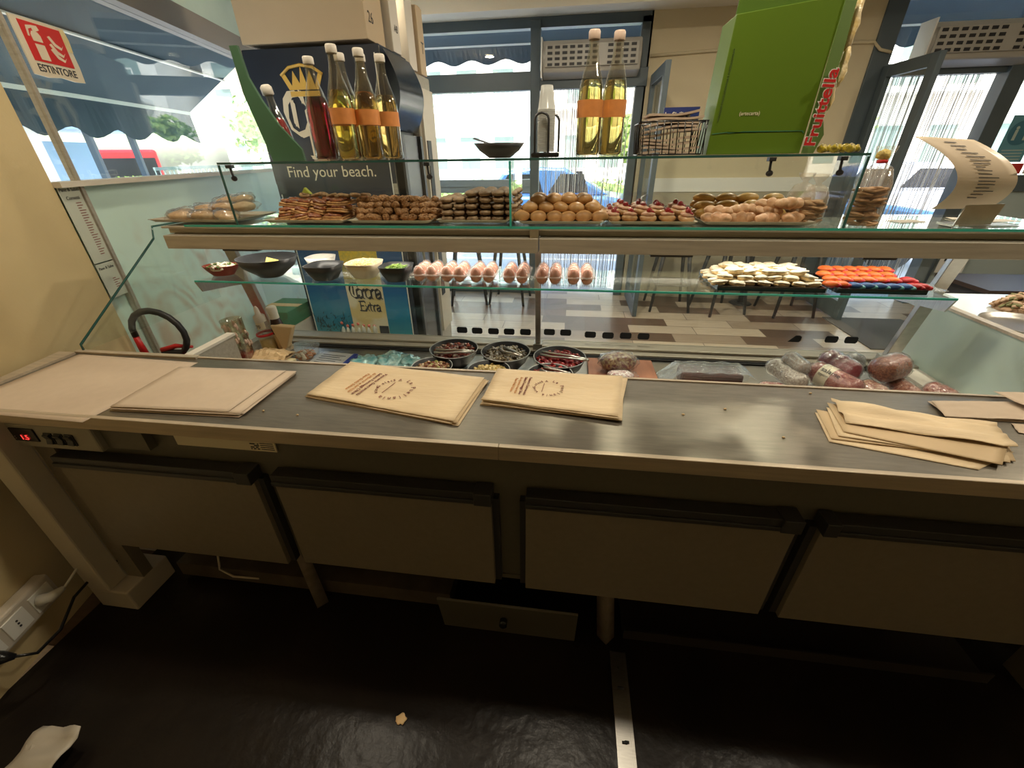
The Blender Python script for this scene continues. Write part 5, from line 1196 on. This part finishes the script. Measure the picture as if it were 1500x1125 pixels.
def shell(c_top, c_in, nm, lab, spots, grp, where):
    t = thing('shell_sweet', lab, 'sweet')
    MB().ell((0,0,.012), (.0130,.027,.012), flat=.0, nu=18, nv=10).build('top_shell', mat(nm+' top', c_top, .4, col2=tuple(q*.8 for q in c_top), nscale=90), t)
    MB().ell((.001,-.007,.0085), (.0125,.027,.0095), nu=16, nv=8).build('underside', mat(nm+' underside', c_in, .35), t)
    place([t], spots, lab, 'sweet', grp, .06, (lab, where), (-.10, -.45))
W_ = ux1-ux0
fsp = lambda n, a, y, z, k_: [(ux0+W_*(a+i*k_), y+rnd(-.003,.003), MZ+z, .70+rnd(-.10,.10)) for i in range(n)]
G_or, G_rd, G_bl, G_tl = (.80,.17,.035), (.45,.02,.03), (.035,.11,.30), (.12,.40,.42)
shell(G_bl, G_tl, 'blue shell', 'blue shell-shaped sweet with teal underside', fsp(5, .24, 1.562, .008, .145), 'blue shell sweets', 'right tray')
shell(G_or, G_rd, 'front orange shell', 'orange shell-shaped sweet beside the blue ones', fsp(2, -.02, 1.575, .010, .13), 'front orange shell sweets', 'right tray')
shell(G_or, G_rd, 'orange red shell', 'orange shell-shaped sweet', fsp(6, .04, 1.612, .018, .145), 'orange shell sweets', 'row just behind the blue ones')
shell(G_or, G_rd, 'middle orange shell', 'orange shell-shaped sweet', fsp(6, .02, 1.652, .026, .150), 'middle orange shell sweets', 'middle row of the right tray')
shell(G_or, G_rd, 'back orange shell', 'orange shell-shaped sweet', fsp(6, .10, 1.69, .036, .145), 'back orange shell sweets', 'back row of the right tray')
shell((.45,.03,.03), G_rd, 'red shell', 'red shell-shaped sweet', fsp(2, .93, 1.57, .008, .09)+fsp(1, .95, 1.612, .018, .1), 'red shell sweets', 'right end of the right tray')
o = tag(MB().grid(lambda u, v: (.14*u, .10*v, .006+.008*noise.noise(Vector((u*3,v*3,2)))), 8, 8, thick=.001).build('crumpled_film_sheet', 'film2'), 'crumpled clear film at the right end of the middle shelf', 'film'); o.location = (1.145+.012, 1.56, MZ+.001)

# =================================================================== DECK
DZ = .6685
G['bowldeck'] = mat('black melamine', (.010,.010,.012), .42, spec=.3)
def rbowl(x, y, r, h, label):
    t = thing('round_bowl', label, 'bowl', (x, y, DZ))
    MB().lathe([(0,0),(r*.5,0),(r*.55,.004),(r*.85,h*.5),(r,h),(r*1.012,h+.001),(r-.004,h),(r*.83,h*.5),(r*.5,.008),(0,.008)], seg=40).build('bowl_body', 'bowldeck', t)
    MB().lathe([(r*.985,h+.0005),(r*1.01,h+.0025),(r*1.02,h),(r*1.005,h-.002)], seg=40).build('rim', mat('worn pale rim', (.35,.36,.36), .3), t)
    return t
OL = lambda *c: [mat('olive tone %d'%i, q, .2, coat=.4) for i, q in enumerate(c)]
bw = [((665,510,.75), .107, .082, 'black bowl of glossy dark red peppers, back row left', OL((.16,.02,.012),(.28,.05,.03),(.08,.015,.01),(.3,.2,.15)), (.012,.010,.006), 'dark red pepper pieces in oil'),
      ((741,514,.75), .107, .082, 'black bowl of oily aubergine slices, back row middle', OL((.16,.12,.07),(.30,.25,.16),(.09,.06,.03),(.35,.33,.3)), (.014,.008,.004), 'grey brown aubergine slices in oil'),
      ((820,522,.75), .110, .082, 'black bowl of dried tomatoes, back row right', OL((.22,.012,.018),(.35,.03,.03),(.14,.01,.01)), (.011,.009,.006), 'dark red dried tomatoes in oil')]
bf = [((633,533,.745), .084, .075, 'smaller black bowl of mixed green and brown olives, front row left', OL((.22,.10,.05),(.25,.26,.08),(.40,.30,.16),(.16,.05,.03)), (.009,.008,.007), 'mixed green and brown olives'),
      ((716,540,.745), .086, .075, 'smaller black bowl of yellow mushrooms, front row middle', OL((.48,.34,.12),(.60,.48,.22),(.30,.22,.07)), (.011,.007,.006), 'yellow brown mushrooms'),
      ((806,546,.745), .090, .075, 'smaller black bowl of shredded dark red onions, front row right', OL((.22,.04,.03),(.30,.08,.05),(.15,.02,.02)), (.016,.004,.003), 'shredded dark red onions')]
BC = [(-0.488, 1.630, 0.752), (-0.253, 1.624, 0.752), (-0.016, 1.592, 0.752), (-0.538, 1.461, 0.745), (-0.298, 1.454, 0.745), (-0.049, 1.445, 0.745)]
for (q, c) in zip(bw+bf, BC):
    _, r, h, lab, mats, shp, fl = q
    rbowl(c[0], c[1], r, h, lab)
    bits('bowl_filling', 190, r*.86, DZ+h*.78, shp, mats, fl+' filling the '+lab.split(' of ')[0]+', '+lab.split(', ')[-1], 'food', c[0], c[1], .10)
def tongs(x, y, z, rz, label, L=.17):
    t = thing('serving_tongs', label, 'tongs', (x, y, z), rz); t.rotation_euler.y = .05
    for s_ in (-1, 1):
        MB().tube([(-L*.6,s_*.014,.002),(-L*.3,s_*.016,.004),(0,s_*.012,.012),(L*.4,s_*.004,.018)], [.007,.006,.005,.005], 6).build('arm', 'steel_bright', t)
    MB().tube([(L*.38,-.006,.018),(L*.42,0,.018),(L*.38,.006,.018)], .006, 6).build('hinge', 'steel_bright', t)
tongs(BC[0][0]+.03, BC[0][1]-.05, .748, -.02, 'steel tongs lying across the bowl of dark red peppers')
tongs(BC[1][0]+.035, BC[1][1]-.03, .748, -.75, 'steel tongs resting in the bowl of aubergine slices', .13)
tongs(BC[2][0]+.035, BC[2][1]-.025, .750, -.30, 'steel tongs resting across the bowl of dried tomatoes', .20)
tongs(BC[5][0]+.03, BC[5][1]+.0, .742, -.45, 'steel tongs in the bowl of shredded onions', .12)
# teal sealed packs
tl = mat('teal foil film', (.03,.30,.34), .18, .3, col2=(.55,.72,.70), nscale=28, bump=.6, bscale=50, coat=.6)
def lump(m, rx, ry, rz_, amp=.5, fr=45, seed=0, nm='pack', flat=.7): return MB().ell((0,0,rz_*.7), (rx,ry,rz_), amp=amp, fr=fr, nu=34, nv=18, seed=seed, flat=flat).build(nm, m)
for i, (px_, w_) in enumerate(((0,.055),(1,.055),(2,.05))):
    c = [(-0.899, 1.555, 0.700), (-0.787, 1.595, 0.700), (-0.686, 1.584, 0.700)][i]
    o = lump(tl, .062, .075, .026, .55, 42, i*3, 'teal_pack'); o.location = (c[0], c[1], DZ); o.rotation_euler.z = .4*i
    tag(o, ['leftmost crinkled teal foil pack beside the flat blue and white package','middle crinkled teal foil pack on the deck','rightmost crinkled teal foil pack, beside the olive bowl'][i], 'pack', 'teal foil packs')
c = (-1.068, 1.588, 0.700)
t = thing('flat_package', 'flat white package with navy blue edge left of the teal packs', 'package', (c[0], c[1], DZ), -.12); t.rotation_euler.x = .06
MB().box(-.095,.095,-.07,.075,.0,.016).build('wrapper', mat('pale grey wrapper', (.55,.56,.55), .25, col2=(.42,.42,.42), nscale=30, coat=.5), t, bevel=.004)
MB().box(-.097,.097,-.074,-.055,.0015,.018).box(.075,.098,-.055,.075,.0015,.018).build('navy_edge', mat('navy foil', (.02,.04,.25), .3), t)
m = MB()
for i in range(5): m.box(-.07,.05-.02*(i%2),-.03+i*.018,-.026+i*.018,.016,.0165)
m.build('print', 'ink', t)
c = (-1.217, 1.613, 0.720)
t = thing('plastic_tub', 'clear plastic tub with lid holding orange pieces, behind the yellow carton', 'tub', (c[0], c[1]+.01, DZ), -.1)
MB().lathe([(0,.0),(.048,.0),(.052,.006),(.062,.058),(.062,.060)], seg=32, sq=5, sy=.85).build('tub_body', 'plastic_clear', t)
MB().lathe([(.0,.066),(.058,.066),(.064,.064),(.066,.060),(.064,.058)], seg=32, sq=5, sy=.85).build('lid', 'film2', t)
o = bits('tub_contents', 50, .040, DZ+.018, (.012,.010,.008), [mat('orange pieces', (.6,.22,.06), .3), mat('pale dressing', (.7,.62,.48), .3)], 'pale and orange food pieces inside the clear tub', 'food', c[0], c[1]+.01, .4)
c = (-1.334, 1.531, 0.700)
t = thing('food_carton', 'flat yellow and white printed carton in front of the kraft paper packets', 'carton', (c[0], c[1]-.01, DZ), -.12)
MB().box(-.11,.11,-.065,.05,0,.032).build('carton_body', mat('yellow white carton', (.72,.60,.28), .4, col2=(.75,.70,.58), nscale=9), t, bevel=.003)
text('La Sicilia e', .036, (-.09,-.035,.0325), (1,0,0), (0,1,0), 'ink', 'lettering', t); text('i dolcini freschi', .026, (-.09,-.0652,.006), (1,0,0), (0,0,1), 'ink', 'lettering', t)
m = MB().box(-.11,.11,-.0655,-.065,.024,.030).box(-.11,.11,.01,.016,.032,.0325); m.build('brown_band', 'print', t)
# bottles and glass at the left
c = (-1.473, 1.516, 0.690)
t = thing('tall_jar', 'tall open glass with red sauce residue at the left of the deck', 'glass jar', (c[0]+.035, c[1]+.01, DZ)); t.rotation_euler.y = -.07
MB().lathe([(0,.004),(.034,.0),(.037,.006),(.040,.12),(.043,.215),(.044,.225),(.042,.225),(.038,.12),(.035,.012)], seg=30).build('glass_body', G['bottleglass'], t)
MB().lathe([(0,.008),(.034,.010),(.037,.07),(.0,.060)], seg=24).build('red_sauce', mat('red sauce', (.20,.015,.012), .2), t)
m = MB()
for i in range(26):
    a = rnd(0, 2*PI); z = rnd(.10,.21); m.ell((.040*math.cos(a), .040*math.sin(a), z), (.006,.006,rnd(.006,.018)), nu=7, nv=5, amp=.5, fr=90)
m.build('sauce_smears', mat('pale pink smear', (.55,.38,.30), .4), t)
c = (-1.420, 1.565, 0.690)
t = thing('squeeze_bottle', 'clear squeeze bottle with white nozzle and red ring, right of the tall glass', 'bottle', (c[0]+.045, c[1]+.05, DZ)); t.rotation_euler.y = -.06
MB().lathe([(0,0),(.034,0),(.036,.006),(.036,.12),(.030,.145),(.024,.155),(.024,.185),(.015,.19)], seg=26).build('bottle_body', 'plastic_clear', t)
MB().lathe([(0,.004),(.034,.006),(.034,.10),(0,.10)], seg=22).build('mustard_sauce', mat('mustard sauce', (.55,.40,.13), .3, col2=(.42,.28,.08), nscale=30), t)
MB().lathe([(.0375,.118),(.040,.122),(.038,.130),(.036,.126)], seg=26).build('red_ring', 'red', t)
MB().lathe([(.025,.183),(.025,.210),(.012,.220),(.009,.245),(.004,.255),(0,.255)], seg=20).build('nozzle_cap', 'capwhite', t)
MB().grid(lambda u, v: (.0245*math.sin((u-.5)*2.4), -.0248*math.cos((u-.5)*2.4), .150+.035*v), 10, 1).build('bottle_label', 'cream', t)
text('70', .022, (-.012,-.0258,.158), (1,0,0), (0,0,1), 'ink', 'lettering', t)
c = (-1.332, 1.589, 0.690)
t = thing('squeeze_bottle', 'dark squeeze bottle with cream cap standing behind the kraft packets', 'bottle', (c[0]+.005, c[1]+.06, DZ)); t.rotation_euler.y = -.06
MB().lathe([(0,0),(.030,0),(.033,.006),(.033,.13),(.024,.17),(.020,.19)], seg=26).build('bottle_body', mat('dark balsamic', (.05,.025,.02), .2), t)
MB().lathe([(.0205,.185),(.021,.215),(.020,.217),(0,.217)], seg=20).lathe([(.022,.216),(.022,.240),(.018,.245),(0,.245)], seg=20).build('cap', 'capwhite', t)
MB().lathe([(.0338,.03),(.0338,.12)], seg=26).build('bottle_label', 'kraft', t)
c = (-1.283, 1.603, 0.700)
m = MB().prism([(-.055,.135),(.055,.130),(.005,.01),(-.008,.01)], (0,0,0), (1,0,0), (0,.15,1), (0,.035,0)); o = m.build('kraft_packet', 'kraft', bevel=.006)
o.location = (c[0]-.01, c[1]-.01, DZ+.03); tag(o, 'triangular kraft paper packet pointing down beside the dark squeeze bottle', 'packet')
c = (-1.321, 1.556, 0.720); 
m = MB().grid(lambda u, v: (-.085+.17*u+.006*noise.noise(Vector((u*4, v*4, 9))), -.05+.10*v, .004+.030*math.sin(PI*v)*(.4+.6*u*(1-u)*4)+.022*abs(noise.noise(Vector((u*6, v*7, 5))))), 16, 12, smooth=False).grid(lambda u, v: (-.085+.17*u, -.05+.10*v, .003), 2, 2)
o = m.build('crumpled_kraft_bag', 'kraft'); o.location = (c[0]-.01, c[1]-.00, DZ+.033); tag(o, 'crumpled kraft paper bag lying on the yellow and white carton', 'paper bag')
# board, wrapped cold cuts
bL, bR = (0.068, 1.526, 0.680), (0.401, 1.538, 0.680)
t = tag(MB().box(-.13,.155,-.19,.11,0,.018).build('cutting_board', 'wood', bevel=.004), 'reddish brown cutting board under the wrapped cheese', 'cutting board'); c = (0.234, 1.602, 0.685); t.location = (c[0]+.005, c[1]+.02, DZ)
def wrapped(name, label, cat, c, r, rz, m_in, film='film', ends=0, amp=.1, inflate=1.12, tilt=0, lab=None, fr=30):
    t = thing(name, label, cat, c, rz); t.rotation_euler.y = tilt
    o = MB().ell((0,0,r[2]), r, amp=amp, fr=fr, nu=24, nv=16, fn=lambda p: Vector((p.x, p.y*(1.0 if abs(p.x) < r[0]*.5 else 1), p.z))).build('meat', m_in, t)
    MB().ell((0,0,r[2]), (r[0]*inflate, r[1]*1.06, r[2]*1.06), amp=.22, fr=70, nu=34, nv=20, seed=3).build('wrapping_film', film, t)
    if ends:
        for s_ in ([-1, 1] if ends == 2 else [-1]):
            MB().tube([(s_*r[0]*.95,0,r[2]),(s_*r[0]*1.12,0,r[2]),(s_*r[0]*1.3,.005,r[2]+.01)], [r[1]*.5,.008,.022], 12).build('twisted_end', film, t)
    return t
sal = lambda n, a, b, s=70: mat(n, a, .35, col2=b, nscale=s*2.6, contrast=.10, coat=.5)
c = (0.232, 1.610, 0.730)
wrapped('wrapped_cheese', 'large pale speckled piece in cling film standing on the cutting board', 'cold cut', (c[0], c[1], DZ+.020), (.075,.05,.042), .1, sal('speckled terrine', (.42,.33,.18), (.16,.04,.04), 35), 'film', 0, .15)
c = (0.242, 1.534, 0.705)
wrapped('wrapped_cheese', 'small white wrapped piece in front of the large speckled one on the board', 'cold cut', (c[0], c[1]-.0, DZ+.020), (.055,.03,.018), 0, sal('white brawn', (.72,.66,.62), (.35,.18,.18), 60), 'film', 0, .2)
c = (0.589, 1.554, 0.720)
t = thing('wrapped_ham', 'dark block of cured ham under loose milky plastic right of the cutting board', 'cold cut', (c[0], c[1]+.02, DZ), .02)
MB().box(-.115,.125,-.045,.045,.0,.062).build('ham_block', mat('dark cured ham', (.06,.014,.010), .4, col2=(.14,.04,.025), nscale=20, bump=.4, coat=.4), t, bevel=.012)
def drape(u, v):
    x = -.19+.36*u; y = -.045+.11*v; z = .066+.008*noise.noise(Vector((u*9, v*6, 3)))
    if x < -.115: z -= min(.06, (-.115-x)*.85)
    if x > .135: z -= (x-.135)*.6; 
    return (x, y, max(.003, z))
MB().grid(drape, 34, 14, thick=.0006).grid(lambda u, v: (-.19+.33*u, -.047-.004*noise.noise(Vector((u*12, v*5, 1))), max(.004, (.064-max(0,(-.115-(-.19+.33*u)))*.85)*(.60+.4*v) if u > .25 else .062*v)), 30, 8).build('loose_plastic', 'film2', t)
c = (0.541, 1.505, 0.700); o = lump(sal('pale pink cut', (.60,.32,.22), (.75,.55,.42), 40), .10, .025, .018, .3, 30, 2, 'bacon_piece'); o.location = (c[0]-.0, c[1]-.03, DZ); tag(o, 'pale pink bacon piece lying in front of the dark ham block', 'cold cut')
# salami heap
def salami(P1, P2, r, label, m_in, film='film', z=0, band=None, grooves=0, ends=0):
    a, b = Vector(P1), Vector(P2); d = b-a; L = d.length/2; c = (a+b)/2
    t = thing('salami', label, 'salami', (c.x, c.y, c.z), math.atan2(d.y, d.x)); t.rotation_euler.y = -math.asin(max(-.5, min(.5, d.z/d.length)))
    n = 22; prof = []
    for i in range(n+1):
        x = -L+2*L*i/n; e = min(1, (L-abs(x))/(r*.8)); rr = r*math.sqrt(max(.0, 1-(1-e)**2))*(1-.06*abs(math.sin(x*grooves)) if grooves else 1)
        prof.append((max(rr, .002), x))
    T_ = Matrix.Rotation(PI/2, 3, 'Y')
    MB().lathe(prof, seg=24, tilt=T_).build('meat', m_in, t)
    f = MB().lathe([(p*1.05+.0012, x*1.04) for p, x in prof], seg=30, tilt=T_)
    f.v = [tuple(Vector(v)*(1+.07*noise.noise(Vector(v)*105))) for v in f.v]; f.build('wrapping_film', film, t)
    if band:
        q = MB(); w0, w1 = band
        q.grid(lambda u, v: (w0+(w1-w0)*u, -r*1.045*math.cos((v-.5)*3.6+.9), r*1.045*math.sin((v-.5)*3.6+.9)), 4, 18); o = q.build('paper_band', 'cream', t)
        text('salame', .026, (w0+.006, -r*.80, r*.72), (1,0,0), (0,.72,.70), 'ink', 'lettering', t)
        text('typico', .015, (w0+.006, -r*.98, r*.40), (1,0,0), (0,.45,.89), 'ink', 'lettering', t)
    return t
# pairs of end points on the deck, from the photograph's heap
SA = [(((0.855, 1.661, 0.730)), ((0.928, 1.507, 0.710)), .036, 'grey speckled salami in clear film at the left end of the heap', sal('grey speckled salami', (.34,.28,.24), (.60,.55,.48), 60), 'film'),
      (((0.901, 1.648, 0.770)), ((0.938, 1.545, 0.750)), .033, 'short salami end in clear film with blue print, left top of the heap', sal('pinkish grey salami', (.38,.26,.20), (.55,.48,.42), 60), 'film2'),
      (((0.991, 1.625, 0.730)), ((1.094, 1.454, 0.715)), .045, 'reddish salami with a cream paper label, in front of the dark red one', sal('red salami', (.24,.035,.03), (.42,.14,.10), 45), 'film'),
      (((1.059, 1.685, 0.760)), ((1.121, 1.540, 0.745)), .046, 'dark crimson netted salami at the back of the heap', mat('crimson casing', (.16,.006,.022), .3, col2=(.24,.015,.035), nscale=20, coat=.6), 'film'),
      (((1.190, 1.742, 0.730)), ((1.210, 1.673, 0.730)), .036, 'grey wrapped salami end between the crimson and the brown one', sal('dull grey salami', (.22,.18,.16), (.42,.38,.36), 50), 'film2'),
      (((1.147, 1.509, 0.780)), ((1.270, 1.561, 0.800)), .048, 'big brown salami piece in clear film lying across the top of the heap', sal('brown salami', (.15,.035,.018), (.32,.11,.055), 60), 'film'),
      (((1.109, 1.514, 0.720)), ((1.169, 1.432, 0.710)), .040, 'beige speckled salami at the front of the heap', sal('beige speckled salami', (.52,.34,.22), (.35,.10,.07), 60), 'film'),
      (((1.246, 1.566, 0.720)), ((1.263, 1.423, 0.710)), .040, 'brown coarse salami under the right end of the big piece', sal('brown coarse salami', (.22,.06,.03), (.40,.18,.11), 60), 'film'),
      (((1.340, 1.523, 0.720)), ((1.398, 1.438, 0.710)), .040, 'striped red salami lying alone at the right end of the deck', sal('striped salami', (.24,.05,.04), (.52,.28,.22), 60), 'film'),
      (((0.750, 1.484, 0.700)), ((0.843, 1.483, 0.700)), .030, 'white and red cut salami half hidden at the left front of the heap', sal('white red salami', (.62,.45,.38), (.40,.05,.06), 50), 'film'),
      (((0.900, 1.479, 0.700)), ((0.945, 1.453, 0.700)), .030, 'pinkish salami end half hidden at the front of the heap', sal('pinkish salami', (.48,.25,.20), (.62,.45,.40), 50), 'film')]
for i, (a, b, r, lab, m_, fl) in enumerate(SA):
    salami(a, b, r, lab, m_, fl, band=(-.05,-.005) if i == 2 else None, grooves=(110 if i == 3 else (90 if i in (8,) else 0)))

# =================================================================== SIDE COUNTER AT THE RIGHT
t = thing('side_counter', 'pale side counter beyond the right end of the display case', 'counter', (1.85, 1.15, 0))
MB().box(0, 1.2, 0, 1.05, 0.002, .88).build('body', 'white_panel', t)
MB().box(-.285, 1.22, -.03, 1.0, .88, .905).build('counter_top', mat('pale blue laminate', (.62,.66,.66), .18), t, bevel=.003)
c = (1.610, 1.679, 0.925)
t = thing('round_platter', 'round steel platter on the pale side counter', 'platter', (max(1.715, c[0]+.03), c[1], .9055))
MB().lathe([(0,.004),(.10,.004),(.125,.012),(.135,.022),(.138,.022),(.130,.008),(.10,0),(0,0)], seg=44).build('platter_body', 'steel_bright', t)
for a in (.5, 2.6, 4.7): MB().ell((.125*math.cos(a), .125*math.sin(a), .008), (.012,.006,.006)).build('knob_foot', 'steel_bright', t)
c = (1.831, 1.858, 0.950); o = bits('dried_snack_pile', 130, .085, .910, (.020,.008,.006), [mat('dried snack', (.42,.26,.15), .6), mat('pale dried snack', (.6,.42,.28), .6), mat('green dried snack', (.2,.2,.08), .6)], 'pile of brown dried snacks at the right edge above the platter', 'snack', c[0]+.05, c[1]+.05, .7)
t = thing('dark_counter', 'dark low counter in front of the right window', 'counter', (2.95, 3.25, 0))
MB().box(0, 1.9, 0, .45, .002, .60).build('body', 'darkplastic', t); MB().box(-.02, 1.92, -.02, .47, .60, .63).build('counter_top', mat('dark brown top', (.05,.035,.03), .4), t)
tag(MB().box(2.62, 3.35, 3.6, 4.4, .0, .008).build('door_mat', mat('dark door mat', (.08,.075,.075), .9)), 'dark mat on the tiled floor inside the right doorway', 'mat')
